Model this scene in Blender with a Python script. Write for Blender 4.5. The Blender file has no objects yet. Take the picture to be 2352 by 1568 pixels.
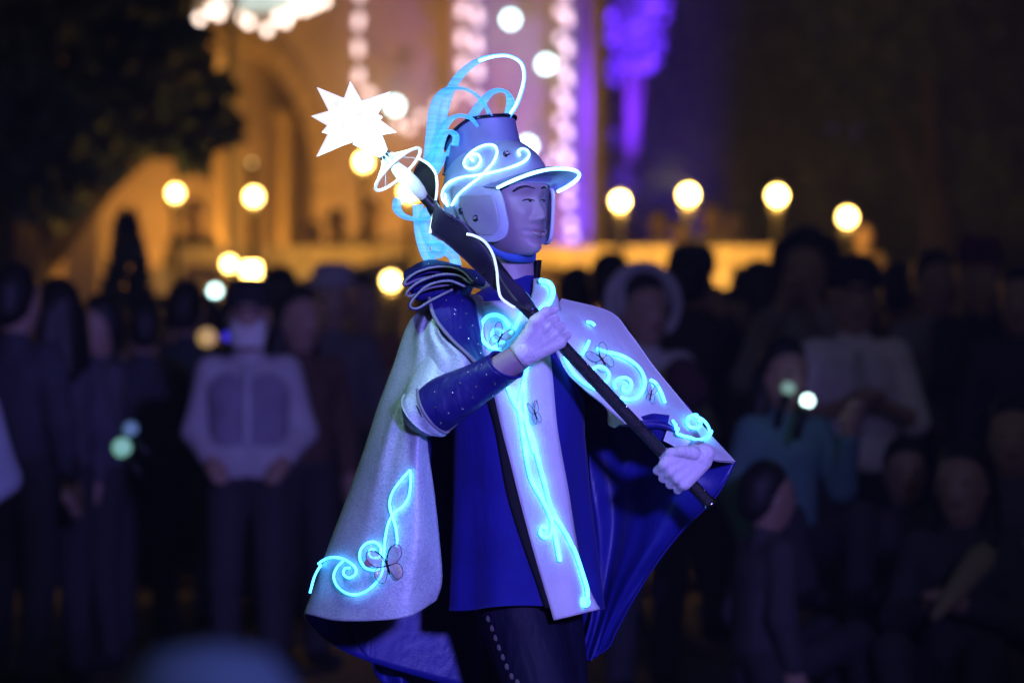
import bpy, math, random
import numpy as np
from mathutils import Vector, Matrix
from mathutils.bvhtree import BVHTree

random.seed(7); np.random.seed(7)
scene = bpy.context.scene
COL = scene.collection
R = math.radians

# ------------------------------------------------------------------ camera
CAM_H = 1.21            # the photographer crouches
LENS, SENSOR = 135.0, 36.0
FPX = LENS / SENSOR * 2352.0      # focal length in units of the 2352 px wide view
CX, HY = 1176.0, 906.0            # picture centre column, horizon row
PY0 = 7.8                         # distance of the performer
cam_data = bpy.data.cameras.new('camera')
cam = bpy.data.objects.new('camera', cam_data)
COL.objects.link(cam)
cam.location = (0, 0, CAM_H)
cam.rotation_euler = (R(90), 0, 0)
cam_data.lens = LENS
cam_data.sensor_width = SENSOR
cam_data.shift_y = (HY - 784.0) / 2352.0
cam_data.clip_end = 500
cam_data.dof.use_dof = True
cam_data.dof.focus_distance = PY0 - 0.13
cam_data.dof.aperture_fstop = 2.9
scene.camera = cam

# ------------------------------------------------------------------ world, lights, exposure
world = bpy.data.worlds.new('World')
scene.world = world
world.use_nodes = True
wn = world.node_tree.nodes; wl = world.node_tree.links
bg = wn['Background']
sky = wn.new('ShaderNodeTexSky'); sky.sky_type = 'NISHITA'
sky.sun_disc = False
sky.sun_elevation = R(-2.5)
sky.sun_rotation = R(200)
wl.new(sky.outputs[0], bg.inputs[0])
bg.inputs[1].default_value = 0.15

def lamp(name, kind, loc, target, energy, color, radius=0.3, spot=60, blend=0.6):
    ld = bpy.data.lights.new(name, kind)
    ld.energy = energy; ld.color = color
    if kind == 'SPOT':
        ld.spot_size = R(spot); ld.spot_blend = blend; ld.shadow_soft_size = radius
    elif kind == 'POINT':
        ld.shadow_soft_size = radius
    o = bpy.data.objects.new(name, ld); COL.objects.link(o)
    o.location = loc
    if target is not None:
        o.rotation_euler = (Vector(target) - Vector(loc)).to_track_quat('-Z', 'Y').to_euler()
    return o

moon = lamp('sun', 'SUN', (0, 0, 30), (-6, 12, 0), 0.012, (0.75, 0.85, 1.0))
moon.data.angle = R(0.5)

scene.view_settings.view_transform = 'Standard'
scene.view_settings.look = 'None'
scene.view_settings.exposure = 0.0
scene.view_settings.gamma = 1.0
scene.view_settings.use_curve_mapping = False
scene.render.engine = 'CYCLES'
cy = scene.cycles
cy.use_denoising = True
try:
    cy.denoiser = 'OPENIMAGEDENOISE'
except Exception:
    pass
cy.max_bounces = 6; cy.diffuse_bounces = 3; cy.glossy_bounces = 3
cy.transmission_bounces = 4; cy.transparent_max_bounces = 8
cy.sample_clamp_indirect = 4.0
cy.use_light_tree = True

# the show's lights that reach into this view: one violet-blue flood beside the photographer's side of the route, and an added wide fill
lamp('unseen_flood', 'SPOT', (1.9, 0.6, 2.5), (0.10, 7.8, 1.35), 3100, (0.25, 0.205, 1.0), 0.25, 26, 1.0)
lamp('unseen_flood', 'POINT', (2.6, 0.2, 3.2), None, 150, (0.42, 0.36, 1.0), 0.3)  # added weak fill, stands in for the general light of the floats

# ------------------------------------------------------------------ coordinates
def P(px, py, Y):
    """point at distance Y seen at column px, row py of the 2352 px wide view"""
    return Vector(((px - CX) * Y / FPX, Y, CAM_H - (py - HY) * Y / FPX))

SC = FPX / PY0                    # px per metre at the performer
def V(px, py, d=0.0):
    """point near the performer, d px-units nearer to the camera"""
    return P(px, py, PY0 - d / SC)

CAMLOC = Vector((0, 0, CAM_H))

# ------------------------------------------------------------------ objects
ORG = {}
def tag(o, label=None, cat=None, group=None, kind=None):
    if label: o['label'] = label
    if cat: o['category'] = cat
    if group: o['group'] = group
    if kind: o['kind'] = kind
    return o

def empty(name, loc, label, cat, group=None):
    o = bpy.data.objects.new(name, None)
    COL.objects.link(o); o.location = loc
    o.empty_display_size = 0.1
    ORG[o] = Vector(loc)
    return tag(o, label, cat, group)

def mesh(name, verts, faces, mats, parent=None, base=None, smooth=True, fmat=None):
    """verts in world coordinates; origin is base (top level) or the thing's own origin"""
    org = ORG[parent] if parent is not None else (Vector(base) if base is not None else Vector((0, 0, 0)))
    me = bpy.data.meshes.new(name)
    me.from_pydata([tuple(Vector(v) - org) for v in verts], [], [tuple(int(i) for i in f) for f in faces])
    if not isinstance(mats, (list, tuple)): mats = [mats]
    for m in mats: me.materials.append(m)
    if fmat is not None: me.polygons.foreach_set('material_index', list(fmat))
    me.polygons.foreach_set('use_smooth', [bool(smooth)] * len(me.polygons))
    me.update()
    o = bpy.data.objects.new(name, me)
    COL.objects.link(o)
    if parent is not None:
        o.parent = parent
    else:
        o.location = org
    ORG[o] = org
    return o

def local_mesh(name, vf, mat, smooth=True):
    me = bpy.data.meshes.new(name)
    me.from_pydata([tuple(v) for v in vf[0]], [], [tuple(f) for f in vf[1]])
    me.materials.append(mat)
    me.polygons.foreach_set('use_smooth', [smooth] * len(me.polygons))
    me.update()
    return me

def place(name, me, loc_world, parent=None, rot=None, scale=None):
    o = bpy.data.objects.new(name, me)
    COL.objects.link(o)
    if parent is not None:
        o.parent = parent; o.location = Vector(loc_world) - ORG[parent]
    else:
        o.location = loc_world
    if rot is not None: o.rotation_euler = rot
    if scale is not None: o.scale = scale
    ORG[o] = Vector(loc_world)
    return o

def join(*parts):
    vs, fs = [], []
    for v, f in parts:
        n = len(vs); vs += list(v); fs += [tuple(i + n for i in q) for q in f]
    return vs, fs

# ------------------------------------------------------------------ shapes
def crom(pts, n):
    """n samples of a Catmull-Rom spline through rows of numbers"""
    p = np.array([list(q) for q in pts], float)
    m = len(p)
    if m == 2:
        t = np.linspace(0, 1, n)[:, None]
        return p[0] * (1 - t) + p[1] * t
    e = np.vstack([2 * p[0] - p[1], p, 2 * p[-1] - p[-2]])
    s = np.linspace(0, m - 1, n)
    i = np.minimum(s.astype(int), m - 2); t = (s - i)[:, None]
    a, b, c, d = e[i], e[i + 1], e[i + 2], e[i + 3]
    return 0.5 * (2 * b + (c - a) * t + (2 * a - 5 * b + 4 * c - d) * t ** 2 + (3 * b - a - 3 * c + d) * t ** 3)

def tube(path, rad, sides=8, caps=True, wob=0.0, step=0):
    """sweep along world points; rad a number or one per point"""
    p = [Vector(q) for q in path]; n = len(p)
    rr = rad if hasattr(rad, '__len__') else [rad] * n
    vs, fs = [], []
    up = None
    for i in range(n):
        t = (p[min(i + 1, n - 1)] - p[max(i - 1, 0)])
        if t.length < 1e-9: t = Vector((0, 0, 1))
        t.normalize()
        if up is None:
            up = t.orthogonal().normalized()
        up = (up - t * up.dot(t))
        if up.length < 1e-6: up = t.orthogonal()
        up.normalize()
        b = t.cross(up)
        r = rr[i] * (1 + (wob if i % 2 else -wob))
        for k in range(sides):
            a = 2 * math.pi * k / sides
            vs.append(p[i] + (up * math.cos(a) + b * math.sin(a)) * r)
    for i in range(n - 1):
        for k in range(sides):
            k2 = (k + 1) % sides
            fs.append((i * sides + k, i * sides + k2, (i + 1) * sides + k2, (i + 1) * sides + k))
    if caps:
        fs.append(tuple(range(sides))[::-1]); fs.append(tuple((n - 1) * sides + k for k in range(sides)))
    return vs, fs

def box(c, s, rz=0.0):
    c = Vector(c); m = Matrix.Rotation(rz, 3, 'Z')
    vs = [c + m @ Vector((sx * s[0] / 2, sy * s[1] / 2, sz * s[2] / 2)) for sx in (-1, 1) for sy in (-1, 1) for sz in (-1, 1)]
    fs = [(0, 1, 3, 2), (4, 6, 7, 5), (0, 4, 5, 1), (2, 3, 7, 6), (0, 2, 6, 4), (1, 5, 7, 3)]
    return vs, fs

def sphere(c, r, nu=16, nv=10):
    c = Vector(c)
    rx, ry, rz = r if hasattr(r, '__len__') else (r, r, r)
    vs = [c + Vector((0, 0, rz))]
    for j in range(1, nv):
        th = math.pi * j / nv
        for i in range(nu):
            ph = 2 * math.pi * i / nu
            vs.append(c + Vector((rx * math.sin(th) * math.cos(ph), ry * math.sin(th) * math.sin(ph), rz * math.cos(th))))
    vs.append(c - Vector((0, 0, rz)))
    fs = [(0, 1 + i, 1 + (i + 1) % nu) for i in range(nu)]
    for j in range(nv - 2):
        for i in range(nu):
            a = 1 + j * nu + i; b = 1 + j * nu + (i + 1) % nu
            fs.append((a, a + nu, b + nu, b))
    l = len(vs) - 1; o = 1 + (nv - 2) * nu
    fs += [(l, o + (i + 1) % nu, o + i) for i in range(nu)]
    return vs, fs

def lathe(profile, c=(0, 0, 0), n=20):
    c = Vector(c); vs, fs = [], []
    for r, z in profile:
        for i in range(n):
            a = 2 * math.pi * i / n
            vs.append(c + Vector((r * math.cos(a), r * math.sin(a), z)))
    for j in range(len(profile) - 1):
        for i in range(n):
            i2 = (i + 1) % n
            fs.append((j * n + i, j * n + i2, (j + 1) * n + i2, (j + 1) * n + i))
    fs.append(tuple(range(n))[::-1]); fs.append(tuple((len(profile) - 1) * n + i for i in range(n)))
    return vs, fs

def shell(grid, thick, closed_u=False):
    """grid[v][u] of world points -> a sheet with thickness; front faces look at the camera. returns verts, faces, material index"""
    nv, nu = len(grid), len(grid[0])
    g = np.array([[list(q) for q in row] for row in grid])
    if closed_u:
        du = np.roll(g, -1, 1) - np.roll(g, 1, 1)
    else:
        du = np.gradient(g, axis=1)
    dv = np.gradient(g, axis=0)
    nrm = np.cross(du, dv)
    ln = np.linalg.norm(nrm, axis=2, keepdims=True); ln[ln < 1e-12] = 1
    nrm /= ln
    view = np.array([0, 0, CAM_H]) - g
    flip = (nrm * view).sum() < 0
    if closed_u:
        ctr = g.mean(axis=(0, 1)); flip = (nrm * (g - ctr)).sum() < 0
    if flip: nrm = -nrm
    back = g - nrm * thick
    vs = [tuple(q) for q in g.reshape(-1, 3)] + [tuple(q) for q in back.reshape(-1, 3)]
    fs, fm = [], []
    N = nv * nu
    uu = nu if closed_u else nu - 1
    for j in range(nv - 1):
        for i in range(uu):
            i2 = (i + 1) % nu
            q = (j * nu + i, j * nu + i2, (j + 1) * nu + i2, (j + 1) * nu + i)
            # du x dv orientation
            if flip: q = q[::-1]
            fs.append(q); fm.append(0)
            fs.append(tuple(k + N for k in q[::-1])); fm.append(1)
    def rim(a, b):
        q = (a, b, b + N, a + N)
        fs.append(q); fm.append(0)
    for i in range(uu):
        i2 = (i + 1) % nu
        rim(i, i2); rim((nv - 1) * nu + i2, (nv - 1) * nu + i)
    if not closed_u:
        for j in range(nv - 1):
            rim((j + 1) * nu, j * nu); rim(j * nu + nu - 1, (j + 1) * nu + nu - 1)
    return vs, fs, fm

def surf(rows, nu, nv, ripple=None):
    """rows of (px, py, d) control points -> nv x nu world points"""
    rr = [crom(r, nu) for r in rows]
    rr = np.array(rr)                                  # m, nu, 3
    out = np.array([crom(rr[:, i, :], nv) for i in range(nu)])     # nu, nv, 3
    grid = []
    for j in range(nv):
        row = []
        for i in range(nu):
            x, y, d = out[i, j]
            if ripple: x, y, d = ripple(i / (nu - 1), j / (nv - 1), x, y, d)
            row.append(V(x, y, d))
        grid.append(row)
    return grid

def sheet(name, rows, mats, parent, nu=40, nv=60, thick=0.004, ripple=None):
    v, f, m = shell(surf(rows, nu, nv, ripple), thick)
    return mesh(name, v, f, mats, parent, fmat=m)

# smooth union of tapered capsules, meshed with surface nets
def sdf_mesh(segs, voxel, k=0.012):
    s = [(np.array(a, float), ra, np.array(b, float), rb) for a, ra, b, rb in segs]
    lo = np.min([np.minimum(a - ra, b - rb) for a, ra, b, rb in s], axis=0) - voxel * 3
    hi = np.max([np.maximum(a + ra, b + rb) for a, ra, b, rb in s], axis=0) + voxel * 3
    n = np.ceil((hi - lo) / voxel).astype(int) + 1
    ax = [lo[i] + np.arange(n[i]) * voxel for i in range(3)]
    acc = np.zeros(n, np.float32)
    far = max(4 * k, 3 * voxel)
    for a, ra, b, rb in s:
        l = np.minimum(a - ra, b - rb) - far; h = np.maximum(a + ra, b + rb) + far
        sl = []
        for i in range(3):
            i0 = max(0, int((l[i] - lo[i]) / voxel)); i1 = min(n[i], int((h[i] - lo[i]) / voxel) + 2)
            sl.append(slice(i0, i1))
        X = ax[0][sl[0]][:, None, None]; Y = ax[1][sl[1]][None, :, None]; Z = ax[2][sl[2]][None, None, :]
        d = b - a; L2 = float(d @ d)
        if L2 < 1e-12:
            t = 0.0
        else:
            t = np.clip(((X - a[0]) * d[0] + (Y - a[1]) * d[1] + (Z - a[2]) * d[2]) / L2, 0, 1)
        q = np.sqrt((X - a[0] - t * d[0]) ** 2 + (Y - a[1] - t * d[1]) ** 2 + (Z - a[2] - t * d[2]) ** 2) - (ra + (rb - ra) * t)
        acc[sl[0], sl[1], sl[2]] += np.exp(np.clip(-q / k, -60, 60)).astype(np.float32)
    f = -k * np.log(np.maximum(acc, 1e-20))
    ins = f < 0
    c = np.zeros(n - 1, np.int8)
    for i in (0, 1):
        for j in (0, 1):
            for kk in (0, 1):
                c += ins[i:n[0] - 1 + i, j:n[1] - 1 + j, kk:n[2] - 1 + kk]
    act = (c > 0) & (c < 8)
    idx = -np.ones(n - 1, int)
    cells = np.argwhere(act)
    idx[act] = np.arange(len(cells))
    acc_p = np.zeros((len(cells), 3)); cnt = np.zeros(len(cells))
    cor = [(i, j, kk) for i in (0, 1) for j in (0, 1) for kk in (0, 1)]
    for p in cor:
        for axn in range(3):
            if p[axn] == 1: continue
            q = list(p); q[axn] = 1
            ia = cells + np.array(p); ib = cells + np.array(q)
            fa = f[ia[:, 0], ia[:, 1], ia[:, 2]]; fb = f[ib[:, 0], ib[:, 1], ib[:, 2]]
            m = (fa < 0) != (fb < 0)
            t = np.where(m, fa / np.where(m, fa - fb, 1), 0)
            pt = ia + t[:, None] * (ib - ia)
            acc_p[m] += pt[m]; cnt[m] += 1
    verts = lo + acc_p / cnt[:, None] * voxel
    faces = []
    for axn in range(3):
        o1, o2 = (axn + 1) % 3, (axn + 2) % 3
        a = ins; sh = [slice(None)] * 3; sh[axn] = slice(0, -1); sh2 = [slice(None)] * 3; sh2[axn] = slice(1, None)
        e0, e1 = a[tuple(sh)], a[tuple(sh2)]
        ed = np.argwhere(e0 != e1)
        ok = (ed[:, o1] > 0) & (ed[:, o2] > 0); ed = ed[ok]
        if not len(ed): continue
        sgn = e0[ed[:, 0], ed[:, 1], ed[:, 2]]
        def cell(d1, d2):
            e = ed.copy(); e[:, o1] += d1; e[:, o2] += d2
            return idx[e[:, 0], e[:, 1], e[:, 2]]
        q = np.stack([cell(-1, -1), cell(0, -1), cell(0, 0), cell(-1, 0)], 1)
        q[~sgn] = q[~sgn][:, ::-1]
        faces.append(q)
    faces = np.vstack(faces)
    return verts.tolist(), faces.tolist()

def bvh_of(*objs):
    vs, fs = [], []
    for o in objs:
        n = len(vs); org = ORG[o]
        vs += [v.co + org for v in o.data.vertices]
        fs += [tuple(i + n for i in p.vertices) for p in o.data.polygons]
    return BVHTree.FromPolygons(vs, fs)

def on(bvh, px, py, off=0.0, strict=False, last=[None]):
    """the point of a surface seen at px, py, lifted off it"""
    d = (P(px, py, 1.0) - CAMLOC).normalized()
    h, n, i, dist = bvh.ray_cast(CAMLOC, d)
    if h is None:
        if strict: return None
        if last[0] is None: return V(px, py, 150)
        return CAMLOC + d * last[0]
    last[0] = dist
    if n.dot(d) > 0: n = -n
    return h + (n * 0.5 - d * 0.5).normalized() * off

# ------------------------------------------------------------------ materials
def nodes_of(m):
    m.use_nodes = True
    return m.node_tree.nodes, m.node_tree.links

def mat(name, col, rough=0.7, metal=0.0, var=0.15, scale=30.0, bump=0.0, bscale=200.0, sheen=0.0, spec=0.5, coat=0.0):
    m = bpy.data.materials.new(name); n, l = nodes_of(m)
    b = n['Principled BSDF']
    b.inputs['Roughness'].default_value = rough; b.inputs['Metallic'].default_value = metal
    b.inputs['Specular IOR Level'].default_value = spec
    if sheen: b.inputs['Sheen Weight'].default_value = sheen
    if coat: b.inputs['Coat Weight'].default_value = coat
    tc = n.new('ShaderNodeTexCoord')
    nz = n.new('ShaderNodeTexNoise'); nz.inputs['Scale'].default_value = scale; nz.inputs['Detail'].default_value = 5
    l.new(tc.outputs['Object'], nz.inputs['Vector'])
    rp = n.new('ShaderNodeValToRGB')
    rp.color_ramp.elements[0].position = 0.3; rp.color_ramp.elements[1].position = 0.7
    rp.color_ramp.elements[0].color = tuple(c * (1 - var) for c in col) + (1,)
    rp.color_ramp.elements[1].color = tuple(min(1, c * (1 + var)) for c in col) + (1,)
    l.new(nz.outputs[0], rp.inputs[0]); l.new(rp.outputs[0], b.inputs['Base Color'])
    if bump:
        n2 = n.new('ShaderNodeTexNoise'); n2.inputs['Scale'].default_value = bscale; n2.inputs['Detail'].default_value = 3
        l.new(tc.outputs['Object'], n2.inputs['Vector'])
        bp = n.new('ShaderNodeBump'); bp.inputs['Strength'].default_value = bump; bp.inputs['Distance'].default_value = 0.01
        l.new(n2.outputs[0], bp.inputs['Height']); l.new(bp.outputs[0], b.inputs['Normal'])
    return m

def glow(name, col, strength, base=(0.8, 0.8, 0.8)):
    m = bpy.data.materials.new(name); n, l = nodes_of(m)
    b = n['Principled BSDF']
    b.inputs['Base Color'].default_value = base + (1,)
    b.inputs['Emission Color'].default_value = tuple(col) + (1,)
    b.inputs['Emission Strength'].default_value = strength
    return m

M = {}
M['asphalt'] = mat('asphalt', (0.045, 0.045, 0.05), 0.85, var=0.3, scale=8, bump=0.3, bscale=120)
M['stone'] = mat('stone', (0.42, 0.36, 0.29), 0.85, var=0.22, scale=1.6, bump=0.4, bscale=20)
M['plaster'] = mat('plaster', (0.40, 0.33, 0.28), 0.9, var=0.2, scale=1.2, bump=0.3, bscale=12)
M['trim_stone'] = mat('trim_stone', (0.36, 0.29, 0.21), 0.8, var=0.15, scale=5)
M['dark_metal'] = mat('dark_metal', (0.03, 0.03, 0.03), 0.4, 0.7)
M['leaf'] = mat('leaf', (0.05, 0.08, 0.035), 0.6, var=0.5, scale=6)
M['leaf_pale'] = mat('leaf_pale', (0.10, 0.12, 0.08), 0.6, var=0.4, scale=5)
M['bark'] = mat('bark', (0.08, 0.06, 0.045), 0.9, var=0.3, scale=12, bump=0.5, bscale=40)
M['globe'] = glow('globe', (1.0, 0.62, 0.17), 13)
M['globe_dim'] = glow('globe_dim', (1.0, 0.66, 0.22), 5)
M['bulb'] = glow('bulb', (1.0, 0.72, 0.74), 2.0)
M['bulb_hot'] = glow('bulb_hot', (1.0, 0.78, 0.66), 5.5)
M['bulb_cool'] = glow('bulb_cool', (0.62, 1.0, 0.98), 9)
M['leaf_lit'] = mat('leaf_lit', (0.15, 0.16, 0.16), 0.6, var=0.4, scale=5)  # leaf colour lightened to make the violet-lit crowns brighter
M['aqua'] = glow('aqua', (0.28, 0.62, 0.66), 0.8)
M['black_cloth'] = mat('black_cloth', (0.012, 0.012, 0.014), 0.85)
# ================================================================== the setting
g = mesh('ground', [(-60, -5, 0), (60, -5, 0), (60, 160, 0), (-60, 160, 0)], [(0, 1, 2, 3)], M['asphalt'], smooth=False)
tag(g, kind='structure')

# ---- the lit facade with its tall arch -------------------------------------------------
YF = 45.0
fac = empty('facade', (P(700, 906, YF).x, YF, 0), 'tall warm lit stone facade with a high open arch, behind the terrace', 'building')
def arch_wall():
    """wall with an elliptical arch opening, 1.2 m thick"""
    x0, x1 = P(150, 0, YF).x, P(1362, 0, YF).x
    zt = P(0, -330, YF).z
    cxa = P(475, 0, YF).x; rx = P(722, 0, YF).x - cxa
    zs = P(0, 430, YF).z; rz = P(0, 85, YF).z - zs
    zb = 0.0
    arc = [(cxa - rx, zb)] + [(cxa - rx * math.cos(math.pi * i / 40), zs + rz * math.sin(math.pi * i / 40)) for i in range(41)] + [(cxa + rx, zb)]
    vs, fs = [], []
    def add(pts, y):
        n = len(vs); vs.extend([(x, y, z) for x, z in pts]); return n
    n = len(arc)
    outer = [(x0, zb)] + [(x0 + (x1 - x0) * 0.0, zb + (zt - zb) * min(1, max(0, (z - zb) / (zt - zb)))) if x < cxa else (x1, z) for x, z in arc[1:-1]] + [(x1, zb)]
    # quads from the arch line to left, top and right edges
    outer = []
    for i, (x, z) in enumerate(arc):
        if i == 0: outer.append((x0, zb)); continue
        if i == n - 1: outer.append((x1, zb)); continue
        a = math.pi * (i - 1) / 40
        if a < math.pi * 0.3: outer.append((x0, zs + (zt - zs) * (a / (math.pi * 0.3))))
        elif a > math.pi * 0.7: outer.append((x1, zs + (zt - zs) * ((math.pi - a) / (math.pi * 0.3))))
        else: outer.append((x0 + (x1 - x0) * (a - math.pi * 0.3) / (math.pi * 0.4), zt))
    fa, fo = add(arc, YF), add(outer, YF)
    ba, bo = add(arc, YF + 1.2), add(outer, YF + 1.2)
    for i in range(n - 1):
        fs.append((fa + i, fa + i + 1, fo + i + 1, fo + i))
        fs.append((ba + i + 1, ba + i, bo + i, bo + i + 1))
        fs.append((fa + i + 1, fa + i, ba + i, ba + i + 1))
        fs.append((fo + i, fo + i + 1, bo + i + 1, bo + i))
    return vs, fs, (cxa, rx, zs, rz)
vs, fs, ARC = arch_wall()
wall = mesh('wall', vs, fs, M['plaster'], fac, smooth=False)
# dressed stones round the arch, each its own piece
cxa, rx, zs, rz = ARC
def voussoir(a0, a1):
    pts = []
    for y in (YF - 0.10, YF + 0.25):
        for a, k in ((a0, 1.0), (a1, 1.0), (a1, 1.22), (a0, 1.22)):
            pts.append((cxa + rx * math.cos(a) * (k if k == 1 else 1.20), y, zs + rz * math.sin(a) * (k if k == 1 else 1.15)))
    return pts, [(3, 2, 1, 0), (4, 5, 6, 7), (0, 1, 5, 4), (1, 2, 6, 5), (2, 3, 7, 6), (3, 0, 4, 7)]
for i in range(14):
    a0 = -0.35 + i * 0.165
    mesh('arch_stone', *voussoir(a0 + 0.006, a0 + 0.159), M['trim_stone'], fac, smooth=False)
# recess behind the arch
bx0, bx1 = P(150, 0, YF).x, P(760, 0, YF).x
bw = mesh('back_wall', *box(((bx0 + bx1) / 2, YF + 5.0, 4.0), (bx1 - bx0 + 2, 0.3, 8.0)), M['plaster'], fac, smooth=False)
# doorway jamb inside the arch and the small lit window
for px in (515, 660):
    q = P(px, 300, YF + 3.5)
    mesh('inner_column', *lathe([(0.16, 0), (0.16, 1.4), (0.11, 1.5), (0.10, 4.6), (0.18, 4.7), (0.18, 4.9)], (q.x, YF + 3.5, 0), 14), M['trim_stone'], fac)
for px, py in ((490, 150), (470, 175)):
    q = P(px, py, YF + 4.8)
    mesh('window', *box((q.x, YF + 4.8, q.z), (0.28, 0.06, 0.32)), glow('window_glow', (1.0, 0.36, 0.03), 0.28), fac, smooth=False)
# engaged pilasters on the wall face where the strings of lights hang
for px in (1066, 1300):
    q0, q1 = P(px, -330, YF - 0.12), P(px, 560, YF - 0.12)
    mesh('pilaster', *box((q0.x, YF - 0.10, (q0.z + 0.8) / 2), (0.26, 0.22, q0.z - 0.8)), M['plaster'], fac, smooth=False)
qz = P(0, 300, YF).z
mesh('string_course', *box((P(1060, 0, YF).x, YF - 0.06, P(0, 575, YF).z), (3.3, 0.14, 0.22)), M['trim_stone'], fac, smooth=False)
# ---- raised terrace in front of the facade ---------------------------------------------
YT = 33.0
ter = empty('terrace', (P(1000, 0, YT).x, YT, 0), 'raised stone terrace wall with a warm lit coping, behind the crowd', 'terrace')
tx0, tx1 = P(385, 0, YT).x, P(1800, 0, YT).x
zt = P(0, 566, YT).z; zc = P(0, 612, YT).z
mesh('retaining_wall', *box(((tx0 + tx1) / 2, YT + 0.25, zc / 2), (tx1 - tx0, 0.4, zc)), M['stone'], ter, smooth=False)
nb = 9; w = (tx1 - tx0) / nb
for i in range(nb):
    mesh('coping_stone', *box((tx0 + (i + 0.5) * w, YT + 0.22, (zt + zc) / 2), (w - 0.015, 0.62, zt - zc)), M['trim_stone'], ter, smooth=False)
for i in range(nb + 1):
    mesh('pier', *box((tx0 + i * w, YT + 0.0, zc / 2 - 0.003), (0.26, 0.22, zc - 0.006)), M['stone'], ter, smooth=False)
mesh('terrace_floor', *box(((tx0 + tx1) / 2, YT + 5.6, 0.6), (tx1 - tx0, 10.0, 1.2)), M['stone'], ter, smooth=False)
# sloping parapet of the stair on the left
a0, a1 = P(690, 640, YT - 2.5), P(935, 588, YT - 2.5)
vs = []
for y in (YT - 2.6, YT - 2.35):
    vs += [(a0.x, y, 0), (a1.x, y, 0), (a1.x, y, a1.z), (a0.x, y, a0.z)]
sp = mesh('stair_parapet', vs, [(0, 1, 2, 3), (7, 6, 5, 4), (0, 4, 5, 1), (1, 5, 6, 2), (2, 6, 7, 3), (3, 7, 4, 0)], M['stone'], None, ((a0.x + a1.x) / 2, YT - 2.5, 0), smooth=False)
tag(sp, 'sloping stone stair parapet left of the horn of the staff', 'parapet')

# warm and violet architectural lamps that show as lit surfaces on the facade
lamp('uplight', 'SPOT', (P(900, 0, 41).x, 40.0, 1.5), (P(900, 0, YF).x, YF, 6.0), 660, (1.0, 0.41, 0.06), 0.2, 110, 0.8)
lamp('uplight', 'SPOT', (P(760, 0, 42).x, 42.5, 1.4), (P(740, 0, YF).x, YF, 5.0), 460, (1.0, 0.44, 0.07), 0.2, 110, 0.8)
lamp('uplight', 'POINT', (P(450, 0, 48).x, 48.0, 2.4), None, 280, (1.0, 0.42, 0.06), 0.2)
lamp('violet_light', 'SPOT', (P(1450, 0, 43).x, 43.0, 2.0), (P(1345, 0, YF).x, YF, 4.6), 1150, (0.14, 0.04, 1.0), 0.2, 72, 0.9)
lamp('violet_light', 'SPOT', (P(1640, 0, 43).x, 43.2, 1.6), (P(1455, 0, 46.5).x, 46.5, 5.9), 27000, (0.13, 0.02, 1.0), 0.15, 31, 0.6)

# ---- strings of bulbs -------------------------------------------------------------------
bulb_me = local_mesh('bulb', sphere((0, 0, 0), (0.047, 0.047, 0.05), 12, 8), M['bulb'])
hot_me = local_mesh('bulb', sphere((0, 0, 0), 0.042, 12, 8), M['bulb_hot'])
def light_string(label, pts, me=bulb_me, group='strings of bulbs on the facade'):
    w = [P(x, y, Y) for x, y, Y in pts]
    o = empty('light_string', w[-1], label, 'string lights', group)
    if len(w) > 1:
        mesh('wire', *tube(w, 0.008, 5), M['dark_metal'], o)
    for p in w:
        place('bulb', me, p - Vector((0, 0.02, 0)), o)
Y1 = YF - 0.35
def jit(l): return [(x + random.uniform(-2.5, 2.5), y + random.uniform(-2, 2), Y1) for x, y in l]
light_string('vertical string of pinkish bulbs on the brown wall above the white star', jit([(825, y) for y in (-22, -7, 42, 57, 105, 121, 168, 184)] + [(842, 214)]))
light_string('left strand of the zigzag bulbs above the large ribbon loop of the helmet', jit([(1062, y) for y in (-45, -32, 18, 30, 82, 94, 144, 156, 210)]))
light_string('right strand of the zigzag bulbs behind the large ribbon loop of the helmet', jit([(1096, y) for y in (-32, -18, 30, 46, 94, 110, 156, 173, 222)]))
light_string('long double string of pinkish bulbs down the violet edge of the facade', jit([(1285, -32), (1301, -12), (1284, 26), (1300, 35), (1303, 50), (1285, 88), (1301, 103), (1303, 117), (1286, 150), (1301, 169), (1303, 187), (1287, 216), (1303, 234), (1304, 249), (1287, 275), (1303, 300), (1304, 308), (1285, 344), (1302, 355), (1302, 370), (1270, 374), (1303, 400), (1305, 432), (1308, 465), (1312, 512), (1314, 540)]))
light_string('loose swag of pinkish bulbs between the white star and the helmet ribbons', [(850, 215, Y1), (915, 285, Y1), (940, 295, Y1), (968, 268, Y1), (1005, 242, Y1), (1030, 235, Y1)])
cool_me = local_mesh('spotlight', join(lathe([(0.02, -0.1), (0.075, -0.02), (0.075, 0.02), (0.05, 0.05), (0.01, 0.06)], (0, 0, 0), 14)), M['bulb_cool'])
for (x, y), lab in zip(((1173, 45), (1254, 148), (907, 243), (1212, 335)), ('cool white facade lamp at the top of the picture, above the ribbon loop', 'cool white facade lamp left of the long double string of bulbs', 'cool white facade lamp just right of the white star', 'cool white facade lamp just right of the helmet crown')):
    p = P(x, y, YF - 0.4)
    o = tag(place('facade_lamp', cool_me, p, rot=(R(90), 0, 0)), lab, 'lamp', 'cool white lamps on the facade')

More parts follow.
